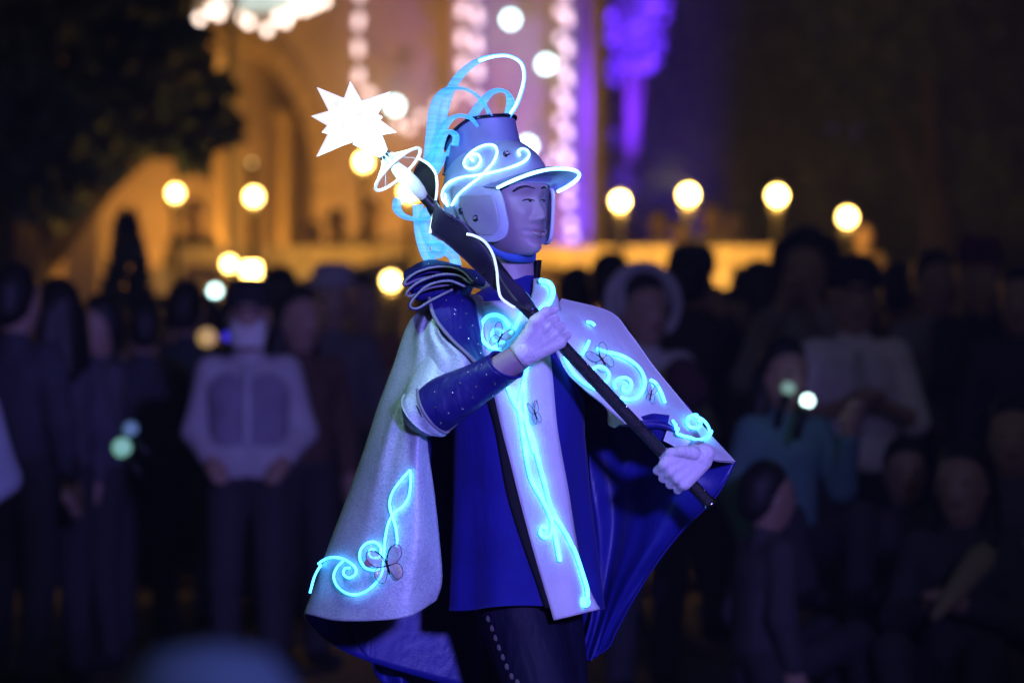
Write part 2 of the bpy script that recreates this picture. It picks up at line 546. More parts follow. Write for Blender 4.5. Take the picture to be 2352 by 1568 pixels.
# ---- the hanging medallion with bulbs --------------------------------------------------
YM = 38.0
med = empty('light_medallion', P(590, -30, YM), 'hanging oval medallion with an aqua face and bright bulbs around, at the top left', 'decoration')
mc = P(595, -22, YM)
def oval(rx, rz, y0, y1, n=36):
    vs = []
    for y in (y0, y1):
        for i in range(n):
            a = 2 * math.pi * i / n
            vs.append((mc.x + rx * math.cos(a), y, mc.z + rz * math.sin(a)))
    fs = [tuple(range(n)), tuple(range(2 * n - 1, n - 1, -1))] + [(i, n + i, n + (i + 1) % n, (i + 1) % n) for i in range(n)]
    return vs, fs
u = YM / FPX
mesh('frame', *oval(195 * u, 62 * u, YM + 0.02, YM + 0.16), M['trim_stone'], med, smooth=False)
mesh('face', *oval(112 * u, 47 * u, YM - 0.05, YM + 0.0), M['aqua'], med, smooth=False)
for (bx, by) in ((408, 12), (487, 22), (458, 44), (502, 33), (548, 40), (572, 52), (614, 68), (640, 40), (655, 50), (668, 30), (700, 22), (745, 2), (520, 12), (690, 8), (438, 10), (722, 12)):
    place('bulb', hot_me, P(bx, by, YM - 0.12), med)
mesh('hanger', *tube([(mc.x, YM + 0.08, mc.z + 0.25), (mc.x, YM + 0.08, mc.z + 2.2)], 0.02, 6), M['dark_metal'], med)

# ---- pole and globe lamps --------------------------------------------------------------
pp = P(1377, 0, 36)
pole = empty('pole', (pp.x, 36, 0), 'slim pale pole lit yellow at its foot, right of the violet wall', 'pole')
mesh('shaft', *lathe([(0.085, 1.2), (0.075, 3.0), (0.07, 9.0)], (pp.x, 36, 0), 14), M['trim_stone'], pole)
mesh('foot', *lathe([(0.16, 0), (0.16, 1.1), (0.11, 1.2)], (pp.x, 36, 0), 14), M['trim_stone'], pole)
p2 = P(535, 0, 33.6)
pole2 = empty('pole', (p2.x, 33.6, 0), 'pale pole lit yellow between the two far left globe lamps', 'pole')
mesh('shaft', *lathe([(0.07, 1.2), (0.06, 2.4), (0.055, 5.6)], (p2.x, 33.6, 0), 14), M['trim_stone'], pole2)
mesh('foot', *lathe([(0.15, 0), (0.15, 1.1), (0.1, 1.2)], (p2.x, 33.6, 0), 14), M['trim_stone'], pole2)

gl_me = {}
def globe_lamp(px, py, Y, dia_px, label, energy=110, m='globe', square=False):
    c = P(px, py, Y); r = dia_px * .70 / 2 * Y / FPX
    o = empty('globe_lamp', (c.x, Y, 0), label, 'lamp', 'globe lamps on the terrace')
    mesh('post', *lathe([(0.075, 0), (0.07, 0.25), (0.035, 0.35), (0.028, c.z - r - 0.12), (0.06, c.z - r - 0.04), (0.05, c.z - r)], (c.x, Y, 0), 12), M['dark_metal'], o)
    if square:
        mesh('lantern_glass', *box((c.x, Y, c.z), (2.1 * r, 2.1 * r, 1.7 * r)), M[m], o, smooth=False)
        mesh('cap', *lathe([(1.3 * r, c.z + 0.87 * r), (0.4 * r, c.z + 1.3 * r), (0.05 * r, c.z + 1.5 * r)], (c.x, Y, 0), 4), M['dark_metal'], o, smooth=False)
    else:
        mesh('globe', *sphere(c, r, 20, 14), M[m], o)
        mesh('cap', *lathe([(0.4 * r, c.z + 0.95 * r), (0.2 * r, c.z + 1.15 * r), (0.03, c.z + 1.3 * r)], (c.x, Y, 0), 10), M['dark_metal'], o)
    if energy:
        l = lamp('globe_light', 'POINT', (c.x, Y - r - 0.05, c.z), None, energy, (1.0, 0.50, 0.08), r)
globe_lamp(403, 444, 32.4, 44, 'leftmost round white globe lamp, far left of the terrace', 28)
globe_lamp(583, 452, 32.4, 50, 'globe lamp beside the yellow lit pole on the left', 40)
globe_lamp(835, 372, 36, 46, 'globe lamp half hidden just below the white star', 60)
globe_lamp(940, 440, 32.3, 54, 'globe lamp behind the clear funnel of the staff', 60)
globe_lamp(898, 645, 26, 52, 'low globe lamp left of the bow on the shoulder', 30)
globe_lamp(527, 606, 27, 44, 'low globe lamp touching a square lantern, above the masked attendant', 12)
globe_lamp(578, 620, 26.3, 50, 'square lantern right above the masked attendant', 12, square=True)
globe_lamp(1424, 462, 32.4, 50, 'globe lamp beside the pole right of the face', 120)
globe_lamp(1581, 447, 32.2, 54, 'second globe lamp right of the face, highest on the right', 160)
globe_lamp(1785, 450, 32.2, 54, 'third globe lamp right of the face', 120)
globe_lamp(1946, 499, 31.0, 52, 'rightmost globe lamp, lower than the other three on the right', 60)
globe_lamp(578, 374, 37, 10, 'small dim lamp above the globe beside the yellow pole', 0, 'globe_dim')

# ---- trees ------------------------------------------------------------------------------
def leaves(blobs, n, size, seed):
    rs = np.random.RandomState(seed)
    vs, fs = [], []
    w = np.array([b[1] ** 2 for b in blobs]); w = w / w.sum()
    for k in rs.choice(len(blobs), n, p=w):
        c, r = blobs[k]; sq = blobs[k][2] if len(blobs[k]) > 2 else 1.0
        d = rs.normal(size=3); d /= np.linalg.norm(d)
        p = np.array(c) + d * np.array([1, 1, sq]) * r * rs.uniform(0.55, 1.0)
        a = rs.normal(size=3); a /= np.linalg.norm(a); b = np.cross(a, rs.normal(size=3)); b /= np.linalg.norm(b)
        s = size * rs.uniform(0.6, 1.4); i = len(vs)
        vs += [tuple(p - a * s), tuple(p + b * s * .5), tuple(p + a * s), tuple(p - b * s * .5)]
        fs.append((i, i + 1, i + 2, i + 3))
    return vs, fs
def tree(blobs_px, Y, trunk_px, n, size, label, m='leaf', seed=1, tr=0.2):
    x = P(trunk_px, 0, Y).x
    o = empty('tree', (x, Y, 0), label, 'tree', 'trees around the terrace')
    rs = np.random.RandomState(seed)
    blobs = []
    for px, py, r in blobs_px:
        c = P(px, py, Y + rs.uniform(-1, 1))
        blobs.append(((c.x, c.y, c.z), r * Y / FPX))
    top = max(b[0][2] for b in blobs)
    mesh('trunk', *tube([(x, Y, 0), (x + 0.05, Y, top * 0.4), (x - 0.04, Y, top * 0.8)], [tr, tr * 0.7, tr * 0.3], 10), M['bark'], o)
    for b in blobs[:6]:
        z0 = max(1.2, b[0][2] * 0.6)
        mesh('limb', *tube([(x, Y, z0), ((x + b[0][0]) / 2, (Y + b[0][1]) / 2, (z0 + b[0][2]) / 2 + 0.1), b[0]], [tr * 0.4, tr * 0.25, tr * 0.1], 7), M['bark'], o)
    mesh('crown', *leaves(blobs, n, size, seed), M[m], o, smooth=False)
tree([(120, 120, 190), (300, 60, 150), (30, 290, 170), (330, 220, 140), (440, 260, 90), (490, 220, 55), (190, 340, 100), (110, 400, 110), (400, 120, 80), (440, 330, 60), (500, 285, 48), (20, -60, 220), (260, -90, 170), (380, -40, 90)], 27, 45, 7500, 0.11, 'big dark tree filling the upper left corner', seed=3, tr=0.3)
tree([(1440, 50, 52), (1430, 110, 46), (1455, -20, 52), (1470, 40, 38), (1422, 150, 30), (1488, 20, 34), (1445, 80, 44), (1484, 85, 34), (1462, 125, 30)], 46.5, 1448, 6000, 0.13, 'tree crown lit vivid violet, right of the slim pole', 'leaf_lit', seed=5, tr=0.14)
tree([(1420, 285, 34), (1432, 330, 28), (1410, 370, 34), (1418, 430, 30)], 47, 1415, 2200, 0.11, 'small violet lit tree below the vivid crown, beside the pole', 'leaf_lit', seed=6, tr=0.1)
tree([(1640, 310, 80), (1760, 330, 70), (1700, 250, 90), (1860, 300, 110), (1600, 120, 120), (1780, 80, 160), (1650, -60, 150)], 52, 1700, 5000, 0.16, 'dark tree with a faint violet tinge, behind the right globe lamps', seed=7, tr=0.25)
tree([(2080, 300, 170), (2260, 180, 190), (2200, 420, 150), (1990, 130, 150), (2330, 430, 120), (2120, -20, 190), (2300, -60, 150)], 42, 2150, 6500, 0.16, 'large dark tree filling the upper right corner', seed=8, tr=0.32)
# clipped cone
Yc = 22.0; q = P(292, 480, Yc)
con = empty('conifer', (q.x, Yc, 0), 'narrow dark cone shaped conifer standing left behind the crowd', 'tree', 'trees around the terrace')
mesh('trunk', *tube([(q.x, Yc, 0), (q.x, Yc, 1.6)], [0.06, 0.03], 8), M['bark'], con)
vs, fs = [], []
rs = np.random.RandomState(11)
for i in range(3600):
    t = rs.uniform(0, 1) ** 0.7; z = q.z - t * (q.z - 0.25); rad = 0.03 + 0.44 * t
    a = rs.uniform(0, 2 * math.pi); rr = rad * rs.uniform(0.75, 1.08)
    p = np.array([q.x + rr * math.cos(a), Yc + rr * math.sin(a), z])
    d = np.array([math.cos(a) * .6, math.sin(a) * .6, 0.8]); d /= np.linalg.norm(d)
    b = np.cross(d, rs.normal(size=3)); b /= np.linalg.norm(b); s = 0.05; k = len(vs)
    vs += [tuple(p - d * s), tuple(p + b * s * .4), tuple(p + d * s), tuple(p - b * s * .4)]; fs.append((k, k + 1, k + 2, k + 3))
mesh('crown', vs, fs, M['leaf'], con, smooth=False)
# ================================================================== the crowd
SKIN = mat('skin', (0.42, 0.27, 0.20), 0.55, var=0.08, scale=12)
HAIR = mat('hair', (0.012, 0.010, 0.010), 0.55, var=0.3, scale=60)
eye_me = local_mesh('eye', sphere((0, 0, 0), (0.013, 0.006, 0.006), 10, 6), M['black_cloth'])
CLOTH = {}
def cloth(c):
    c = tuple(c)
    if c not in CLOTH:
        CLOTH[c] = mat('cloth', c, 0.9, var=0.12, scale=9, bump=0.25, bscale=60)
    return CLOTH[c]
WHITE, GREY, DARK, NAVY, BROWN, LAV = (0.50, 0.48, 0.50), (0.18, 0.17, 0.19), (0.032, 0.032, 0.038), (0.04, 0.045, 0.065), (0.11, 0.06, 0.04), (0.26, 0.23, 0.30)

def person(px, py, Y, label, shirt=GREY, pants=DARK, arms='down', yaw=0, long=True, pose='stand', hair='short', z0=0.0, hat=None, mask=False, group='spectators behind the performer', detail=True, vox=0.016, flare=False, fixed=None, vest=None):
    X = P(px, py, Y).x
    zhead = P(px, py, Y).z
    if pose == 'stand':
        s = fixed or max(0.62, min(1.12, (zhead - z0) / 1.57)); zoff = z0 + (0 if fixed else 0)
        hz = 0.9
    else:
        s = fixed or 0.92; hz = 0.24
    dz = -(0.9 - hz)                       # seated people sink
    zb = z0 if pose == 'stand' else zhead - (1.57 + dz) * s
    if pose != 'stand': zb = max(zb, 0.0)
    base = Vector((X, Y, zb))
    rot = Matrix.Rotation(R(yaw), 3, 'Z')
    def W(p): return base + rot @ (Vector(p) * s)
    lean = -0.05 if pose != 'stand' else 0.0
    def T(x, y, z): return (x, y + lean * (z - 0.9), z + dz)     # torso point
    sh = {-1: T(-.162, 0, 1.36), 1: T(.162, 0, 1.36)}
    A = {}
    for sd in (-1, 1):
        if arms == 'akimbo': A[sd] = (T(.222 * sd, .04, 1.10), T(.155 * sd, -.08, .985))
        elif arms == 'front': A[sd] = (T(.23 * sd, -.05, 1.10), T(.05 * sd, -.25, 1.17))
        elif arms == 'photo': A[sd] = (T(.22 * sd, -.16, 1.14), T(.07 * sd, -.27, 1.43))
        elif arms == 'one_up': A[sd] = (T(.25 * sd, -.05, 1.12), T(.2 * sd, -.2, 1.36)) if sd > 0 else (T(.23 * sd, 0, 1.10), T(.2 * sd, -.1, .88))
        elif arms == 'clap': A[sd] = (T(.24 * sd, -.03, 1.09), T(.03 * sd, -.24, 1.24))
        else: A[sd] = (T(.235 * sd, .02, 1.09), T(.22 * sd, -.06, .86))
    Lg = {}
    for sd in (-1, 1):
        if pose == 'stand': Lg[sd] = ((.09 * sd, 0, .88), (.10 * sd, -.02, .48), (.10 * sd, .03, .09), (.11 * sd, -.14, .035))
        else: Lg[sd] = ((.10 * sd, 0, .18), (.17 * sd, -.36, .34), (.12 * sd, -.42, .07), (.13 * sd, -.56, .04))
    body = [(T(0, 0, 1.53), .078, T(0, -.012, 1.615), .086), (T(0, -.045, 1.50), .05, T(0, -.06, 1.56), .055),
            (T(0, -.098, 1.555), .012, T(0, -.088, 1.59), .008), (T(-.08, .0, 1.555), .016, T(-.08, .0, 1.575), .014), (T(.08, .0, 1.555), .016, T(.08, .0, 1.575), .014),
            (T(0, .015, 1.36), .055, T(0, 0, 1.5), .052),
            (T(-.065, 0, 1.27), .092, T(.065, 0, 1.27), .092), (T(-.13, 0, 1.36), .046, T(.13, 0, 1.36), .046), (T(0, 0, .92), .09, T(0, 0, 1.27), .10)]
    for sd in (-1, 1):
        e, hnd = A[sd]
        body += [(sh[sd], .05, e, .04), (e, .04, hnd, .028)]
        hv = Vector(hnd); dv = (hv - Vector(e)).normalized(); side = dv.cross(Vector((0, 0, 1)) if abs(dv.z) < .9 else Vector((1, 0, 0))).normalized()
        body.append((hnd, .03, tuple(hv + dv * .07), .032))
        for q in (-1.5, -.5, .5, 1.5):
            body.append((tuple(hv + dv * .07 + side * q * .018), .012, tuple(hv + dv * (.145 - abs(q) * .008) + side * q * .02 + Vector((0, -.02, 0))), .009))
        body.append((tuple(hv + side * .03 * sd), .013, tuple(hv + side * .055 * sd + dv * .06), .010))
        a, b, c, d = Lg[sd]
        body += [(a, .08, b, .055), (b, .055, c, .04)]
    def M3(segs, voxel, k=0.012):
        v, f = sdf_mesh(segs, voxel, k)
        return [W(p) for p in v], f
    root = mesh('person', *M3(body, vox), SKIN, None, base)
    tag(root, label, 'person', group)
    e = .015
    st = [(T(-.065, 0, 1.27), .092 + e, T(.065, 0, 1.27), .092 + e), (T(-.13, 0, 1.355), .046 + e, T(.13, 0, 1.355), .046 + e), (T(-.045, 0, .95), .092 + e, T(-.04, 0, 1.25), .09 + e), (T(.045, 0, .95), .092 + e, T(.04, 0, 1.25), .09 + e), (T(0, .02, 1.38), .06, T(0, .01, 1.43), .062)]
    if flare: st += [(T(-.06, 0, 1.05), .09, T(-.07, -.02, .985), .105), (T(.06, 0, 1.05), .09, T(.07, -.02, .985), .105)]
    for sd in (-1, 1):
        el, hnd = A[sd]
        st.append((sh[sd], .046 + e, el, .046 + e))
        if long: st.append((el, .046 + e, tuple(Vector(el).lerp(Vector(hnd), .9)), .040 + e * .4))
    mesh('shirt', *M3(st, vox), cloth(shirt), root)
    if vest:
        vs_ = [(T(-.07, 0, 1.26), .096 + e, T(.07, 0, 1.26), .096 + e), (T(-.058, 0, 1.0), .10 + e, T(-.06, 0, 1.25), .098 + e), (T(.058, 0, 1.0), .10 + e, T(.06, 0, 1.25), .098 + e), (T(-.1, 0, 1.28), .075, T(-.10, .0, 1.37), .055), (T(.1, 0, 1.28), .075, T(.10, .0, 1.37), .055)]
        mesh('vest', *M3(vs_, vox), cloth(vest), root)
        mesh('placket', *M3([(T(0, -.118, 1.36), .02, T(0, -.128, 1.06), .02)], vox * .7), cloth((0.55, 0.54, 0.58)), root)
    tr = [(T(-.05, 0, .93), .105, T(.05, 0, .93), .105)]
    for sd in (-1, 1):
        a, b, c, d = Lg[sd]
        tr += [(a, .092, b, .070), (b, .070, c, .058)]
    mesh('trousers', *M3(tr, vox), cloth(pants), root)
    for sd in (-1, 1):
        a, b, c, d = Lg[sd]
        mesh('shoe', *M3([(tuple(Vector(c) + Vector((0, .02, -.04))), .045, d, .036)], vox), M['black_cloth'], root)
    hs = [(T(0, .012, 1.56), .088, T(0, .0, 1.635), .090), (T(0, .05, 1.53), .07, T(0, .04, 1.6), .085)]
    if hair == 'long': hs += [(T(-.07, .04, 1.56), .05, T(-.09, .05, 1.36), .045), (T(.07, .04, 1.56), .05, T(.09, .05, 1.36), .045), (T(0, .06, 1.5), .07, T(0, .08, 1.32), .06)]
    if hair == 'big': hs += [(T(-.06, .03, 1.62), .09, T(.06, .03, 1.62), .09), (T(0, .06, 1.5), .09, T(0, .05, 1.66), .09)]
    hs = [(tuple(Vector(a) + Vector((0, .018, .022))), ra, tuple(Vector(b) + Vector((0, .018, .022))), rb) for a, ra, b, rb in hs]
    mesh('hair', *M3(hs, vox), HAIR, root)
    if detail:
        for sd in (-1, 1):
            place('eye', eye_me, W(T(.033 * sd, -.100, 1.592)), root, rot=(0, 0, R(yaw)))
        mesh('mouth', *tube([W(T(-.024, -.108, 1.513)), W(T(0, -.115, 1.509)), W(T(.024, -.108, 1.513))], [.003, .006, .003], 6), cloth((0.20, 0.06, 0.05)), root)
    if mask:
        g = []
        for j in range(9):
            row = []
            for i in range(13):
                a = (i / 12 - .5) * 2.1; t = j / 8
                r = .098 - .012 * abs(t - .45) * 2
                row.append(W(T(r * math.sin(a) * .95, -.022 - r * math.cos(a), 1.57 - .115 * t)))
            g.append(row)
        v, f, m_ = shell(g, .003 * s)
        mesh('mask', v, f, [cloth((0.85, 0.85, 0.82))] * 2, root, fmat=m_)
    if hat:
        kind, col = hat
        c = W(T(0, .012, 1.665))
        if kind == 'brim':
            pr = [(.155, -.02), (.150, -.012), (.105, .0), (.103, .05), (.09, .085), (.05, .1), (.005, .102)]
        elif kind == 'halo':
            pr = None
        else:
            pr = [(.108, -.045), (.110, .0), (.10, .045), (.07, .078), (.005, .088)]
        if pr is None:
            v, f = tube([c + (rot @ Vector((math.sin(a) * .155, .01, .0 - .05 + math.cos(a) * .155))) * s for a in np.linspace(-2.4, 2.4, 24)], .02 * s, 8)
            mesh('hat_brim', v, f, cloth(col), root)
            mesh('hat', *sphere(c + rot @ Vector((0, .045 * s, -.03 * s)), (.13 * s, .10 * s, .13 * s)), cloth(col), root)
        else:
            mesh('hat', *lathe([(r * s, z * s) for r, z in pr], c, 20), cloth(col), root)
            if kind == 'cap':
                g = [[W(T(.085 * math.sin(a) * (1 - .15 * t), -.08 - .075 * t * math.cos(a), 1.625 - .008 * t)) for a in np.linspace(-1.4, 1.4, 11)] for t in (0, .5, 1)]
                v, f, m_ = shell(g, .004)
                mesh('cap_peak', v, f, [cloth(col)] * 2, root, fmat=m_)
    return root, W, T, A

def at_px(px, py, Y): return P(px, py, Y)

# attendants
person(572, 735, 15.6, 'attendant in a long sleeved white shirt and white face mask, hands on hips', WHITE, DARK, 'akimbo', 0, True, mask=True, hat=('cap', (0.02, 0.02, 0.02)), flare=True, vox=0.012, vest=(0.30, 0.27, 0.36))
person(1962, 690, 15.0, 'attendant in a pale violet shirt with scalloped hem, tallest on the right', (0.80, 0.76, 0.84), DARK, 'front', 4, False, flare=True, hat=('cap', (0.02, 0.02, 0.02)), vox=0.012, vest=(0.70, 0.64, 0.78))
r_, W_, T_, A_ = person(1482, 722, 15.3, 'spectator in a round white hat and white shirt just behind the far cape', (0.5, 0.5, 0.52), NAVY, 'clap', 22, True, hat=('halo', (0.5, 0.5, 0.5)), vox=0.012)
bag = mesh('shoulder_bag', *sdf_mesh([(tuple(P(1568, 860, 14.9)), .07, tuple(P(1590, 900, 14.9)), .075)], .012, .01), cloth((0.07, 0.03, 0.035)), None, P(1580, 880, 14.9))
tag(bag, 'dark reddish bag held before the white shirt beside the cape edge', 'bag')
# right side
person(1850, 630, 17.5, 'spectator with thick dark hair and a wide grey blouse left of the tall attendant', (0.30, 0.27, 0.29), DARK, 'photo', -10, True, hair='big')
person(1405, 600, 20.0, 'slim dark haired spectator silhouetted below the first right globe lamp', DARK, DARK, 'down', 165)
person(1590, 580, 19.0, 'tall spectator in black with a navy cap, before the terrace wall', DARK, DARK, 'photo', 160, hat=('cap', NAVY))
person(1330, 690, 21.0, 'dark spectator just right of the performer collar', DARK, DARK, 'down', 150)
person(1680, 740, 20.0, 'dark jacketed spectator with brown hair behind the round white hat', BROWN, DARK, 'down', 25, hair='long')
person(2250, 640, 18.5, 'spectator in black with a dark reddish hat at the far right', DARK, DARK, 'photo', 10, hat=('brim', (0.10, 0.03, 0.04)))
person(2150, 660, 19.0, 'spectator in a pale lavender shirt right of the tall attendant', LAV, DARK, 'front', 20)
person(2345, 700, 17.0, 'spectator in dark navy at the right edge of the picture', NAVY, DARK, 'down', -15)
person(2060, 645, 21.5, 'warm lit spectator in brown at the back, right of the tall attendant', BROWN, DARK, 'photo', 170)
person(1740, 610, 22.0, 'black haired spectator in dark clothes under the third globe lamp', DARK, DARK, 'down', 185, hair='big')
# kneeling and sitting
person(1795, 870, 13.6, 'crouching spectator in a teal top with long dark hair, right of the cape', (0.10, 0.22, 0.23), DARK, 'one_up', 25, True, pose='sit', hair='long', fixed=0.86)
person(1750, 1150, 12.9, 'seated spectator in a grey top low behind the staff end', (0.06, 0.055, 0.065), DARK, 'down', 110, True, pose='sit', fixed=0.8)
person(2215, 1120, 13.0, 'seated spectator in dark grey low at the lower right', (0.05, 0.045, 0.055), DARK, 'front', -20, True, pose='sit', hair='long', fixed=0.95)
person(2330, 1010, 13.4, 'seated spectator with lavender sleeves at the lower right edge', (0.10, 0.09, 0.12), DARK, 'front', -10, True, pose='sit', fixed=0.95)
person(2075, 1090, 13.8, 'seated child in dark clothes between the attendant legs and the lower right corner', (0.07, 0.05, 0.07), DARK, 'down', 5, True, pose='sit', fixed=0.8)
# left side
person(128, 730, 16.0, 'spectator with dark hair in a dull violet top at the far left', (0.09, 0.085, 0.11), DARK, 'down', -145, hair='long')
person(225, 760, 17.0, 'spectator in a dim grey blouse left of the dark conifer', (0.10, 0.095, 0.12), (0.03, 0.03, 0.035), 'front', -60, flare=True)
person(40, 700, 15.5, 'dark clothed spectator beside the left edge', (0.05, 0.05, 0.07), DARK, 'down', 150)
person(330, 760, 18.0, 'short spectator in black before the conifer', (0.05, 0.05, 0.07), DARK, 'photo', 190)
person(690, 740, 17.0, 'spectator with black hair in a brown top right of the masked attendant', (0.11, 0.055, 0.04), DARK, 'down', 30, hair='long')
person(430, 720, 20.0, 'spectator with dark hair below the square lantern, left of the masked attendant', NAVY, DARK, 'front', 165)
person(640, 690, 21.0, 'spectator in black under the square lantern', DARK, DARK, 'photo', 200)
person(765, 695, 20.0, 'spectator in a white sun visor between the masked attendant and the cape', (0.12, 0.10, 0.13), DARK, 'down', 5, hat=('brim', (0.4, 0.36, 0.42)))
person(835, 700, 22.0, 'warm lit spectator in rust brown left of the silver cape', (0.25, 0.12, 0.07), DARK, 'front', 20)
person(-125, 800, 12.0, 'spectator in a pale blue white sleeve cut by the left edge', (0.4, 0.42, 0.5), DARK, 'akimbo', -25)
person(760, 590, 24.0, 'tall dark spectator before the stair parapet, left of the bow', DARK, DARK, 'down', 10)
BACK = ['just left of the cone shaped conifer', 'just right of the cone shaped conifer', 'left of the white phone light', 'behind the left shoulder of the masked attendant', 'behind the right shoulder of the masked attendant', 'hidden mostly by the bow', 'behind the left rim of the round white hat', 'behind the right rim of the round white hat', 'below the gap between the second and third globe lamps', 'left below the third globe lamp', 'right below the third globe lamp', 'behind the left shoulder of the tall attendant', 'behind the right shoulder of the tall attendant', 'behind the pale lavender shirt', 'behind the dark reddish hat']
for i, (px, py) in enumerate(((250, 735), (372, 745), (470, 735), (540, 750), (612, 740), (985, 740), (1492, 735), (1548, 725), (1640, 740), (1725, 735), (1800, 720), (1905, 735), (2010, 725), (2110, 740), (2290, 735))):
    person(px, py, 23.0 + (i % 3) * .6, 'dark back row spectator ' + BACK[i], (0.02 + .01 * (i % 3), 0.02, 0.024), DARK, 'down', 170 - 20 * (i % 4), group='back row spectators', detail=False, vox=0.028)
# foreground head, very blurred
person(478, 1815, 3.0, 'blurred foreground spectator in a blue cap at the lower left', (0.1, 0.12, 0.2), DARK, 'down', 175, pose='sit', hat=('cap', (0.30, 0.50, 0.95)), fixed=0.62, vox=0.012, group='spectators in the foreground')
# on the terrace
for px, py, Y, c, a, yw, lab in (
        (850, 500, 36.5, (0.45, 0.34, 0.26), 'photo', 0, 'warm lit visitor on the terrace below the funnel of the staff'),
        (775, 520, 37.5, (0.1, 0.08, 0.07), 'down', 20, 'dark visitor on the terrace left of the helmet ribbons'),
        (715, 545, 38.5, (0.07, 0.06, 0.05), 'down', -20, 'dark visitor on the terrace above the stair parapet'),
        (445, 500, 36.5, (0.10, 0.07, 0.05), 'front', 0, 'dark visitor on the terrace under the leftmost globe lamp'),
        (1515, 520, 36.0, (0.55, 0.42, 0.28), 'front', 10, 'visitor in a pale top on the terrace between the first and second right globe lamps'),
        (1635, 505, 36.0, (0.55, 0.5, 0.4), 'photo', 0, 'visitor in pale clothes on the terrace under the second right globe lamp'),
        (1690, 520, 37.0, (0.6, 0.5, 0.4), 'clap', -15, 'visitor in a cream top on the terrace, right one of the pale pair'),
        (1880, 555, 34.8, (0.35, 0.2, 0.12), 'down', 0, 'visitor in tan on the terrace left of the rightmost globe lamp'),
        (1985, 545, 33.6, (0.35, 0.26, 0.16), 'front', 20, 'visitor in ochre under the rightmost globe lamp'),
        (1565, 540, 35.0, (0.03, 0.04, 0.09), 'down', 10, 'visitor in navy on the terrace before the pale pair')):
    person(px, py, Y, lab, c, DARK, a, yw, z0=1.2, group='visitors on the terrace', detail=False, vox=0.03, hair='short')
# small lights held in the crowd
def light_stick(px, py, Y, r, col, st, label, cat='light', ang=0.0):
    c = P(px, py, Y); o = empty('light_stick', c, label, cat)
    d = Vector((math.sin(ang), 0, math.cos(ang)))
    mesh('lens', *sphere(c, r, 14, 10), glow('lens_glow', col, st), o)
    mesh('handle', *tube([c - d * r * .8, c - d * (r + .12)], [.016, .014], 8), M['dark_metal'], o)
light_stick(1855, 920, 13.3, .022, (0.66, 1.0, 0.94), 5, 'bright mint white light held by the crouching spectator', ang=.3)
light_stick(1812, 890, 13.5, .028, (0.25, 0.5, 0.32), .5, 'dim green light before the crouching spectator', ang=.3)
light_stick(280, 1028, 14.0, .036, (0.22, 0.62, 0.38), .6, 'pale green glow stick low at the left', ang=-.6)
light_stick(300, 985, 14.0, .03, (0.03, 0.2, 0.26), .35, 'dim teal glow stick above the pale green one', ang=-.6)
light_stick(494, 668, 19.0, .032, (0.62, 1.0, 0.95), 5, 'white phone light left of the masked attendant', ang=0)
light_stick(475, 775, 18.0, .045, (1.0, 0.6, 0.2), .5, 'dull amber light left of the masked attendant chin', ang=0)
light_stick(522, 773, 16.2, .022, (0.05, 0.03, 1.0), .8, 'small deep blue light beside the masked attendant neck', ang=0)
# things on the ground at the right
um = empty('folded_umbrella', P(2200, 1370, 12.6), 'pale yellow folded umbrella leaning at the lower right', 'umbrella')
a, b = P(2140, 1425, 12.6), P(2275, 1255, 12.6)
mesh('canopy', *tube([a.lerp(b, t) for t in (0, .1, .3, .6, .85, 1)], [.008, .02, .032, .045, .05, .03], 10), cloth((0.30, 0.27, 0.13)), um)
mesh('handle', *tube([b, b.lerp(a, -.15)], .012, 8), M['dark_metal'], um)
# ================================================================== the performer
def fabric(name, col, rough=0.75, sheen=0.2, metal=0.0, var=0.08, weave=900, bump=0.25, spec=0.4):
    return mat(name, col, rough, metal, var, 14, bump, weave, sheen, spec)
M['silver'] = fabric('silver_cloth', (0.48, 0.53, 0.53), 0.36, 0.1, 0.35, 0.14, 1100, 0.55)
M['white_felt'] = fabric('white_felt', (0.70, 0.72, 0.76), 0.9, 0.2, 0, 0.07, 500, 0.3)
M['blue'] = fabric('blue_cloth', (0.012, 0.012, 0.20), 0.75, 0.05, 0, 0.12, 700, 0.2, 0.2)
M['blue_satin'] = fabric('blue_satin', (0.012, 0.014, 0.20), 0.44, 0.0, 0, 0.1, 300, 0.08, 0.5)
M['navy_satin'] = fabric('navy_satin', (0.014, 0.013, 0.15), 0.46, 0.0, 0, 0.1, 700, 0.05, 0.35)
M['trouser'] = fabric('trouser_cloth', (0.005, 0.005, 0.024), 0.65, 0.0, 0, 0.1, 600, 0.1, 0.25)
M['black'] = fabric('black_fabric', (0.008, 0.008, 0.012), 0.8, 0.0, 0, 0.1, 500, 0.2, 0.2)
M['piping'] = fabric('grey_piping', (0.22, 0.22, 0.27), 0.8)
M['braid'] = fabric('braid', (0.10, 0.09, 0.09), 0.7)
M['glove'] = fabric('white_glove', (0.74, 0.70, 0.74), 0.85, 0.2, 0, 0.06, 500, 0.25)
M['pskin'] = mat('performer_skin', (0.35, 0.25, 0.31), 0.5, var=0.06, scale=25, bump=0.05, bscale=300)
M['helmet_paint'] = mat('helmet_paint', (0.42, 0.50, 0.60), 0.42, 0.12, 0.10, 18, 0.15, 700, spec=0.5)
M['helmet_blue'] = mat('helmet_blue', (0.22, 0.23, 0.44), 0.40, 0.1, 0.10, 18, 0.12, 700, spec=0.5)
M['flap_inner'] = mat('flap_inner', (0.36, 0.42, 0.42), 0.45, 0.1, 0.08, 18, 0.12, 700)
M['far_flap_lit'] = mat('far_flap_lightened', (0.75, 0.8, 0.9), 0.4, 0.0, 0.08, 18, 0.12, 700)  # lighter copy of the helmet paint, stands in for light on the far flap
M['rivet'] = mat('rivet', (0.25, 0.25, 0.3), 0.2, 1.0)
M['stud'] = mat('stud', (0.8, 0.8, 0.85), 0.12, 1.0)
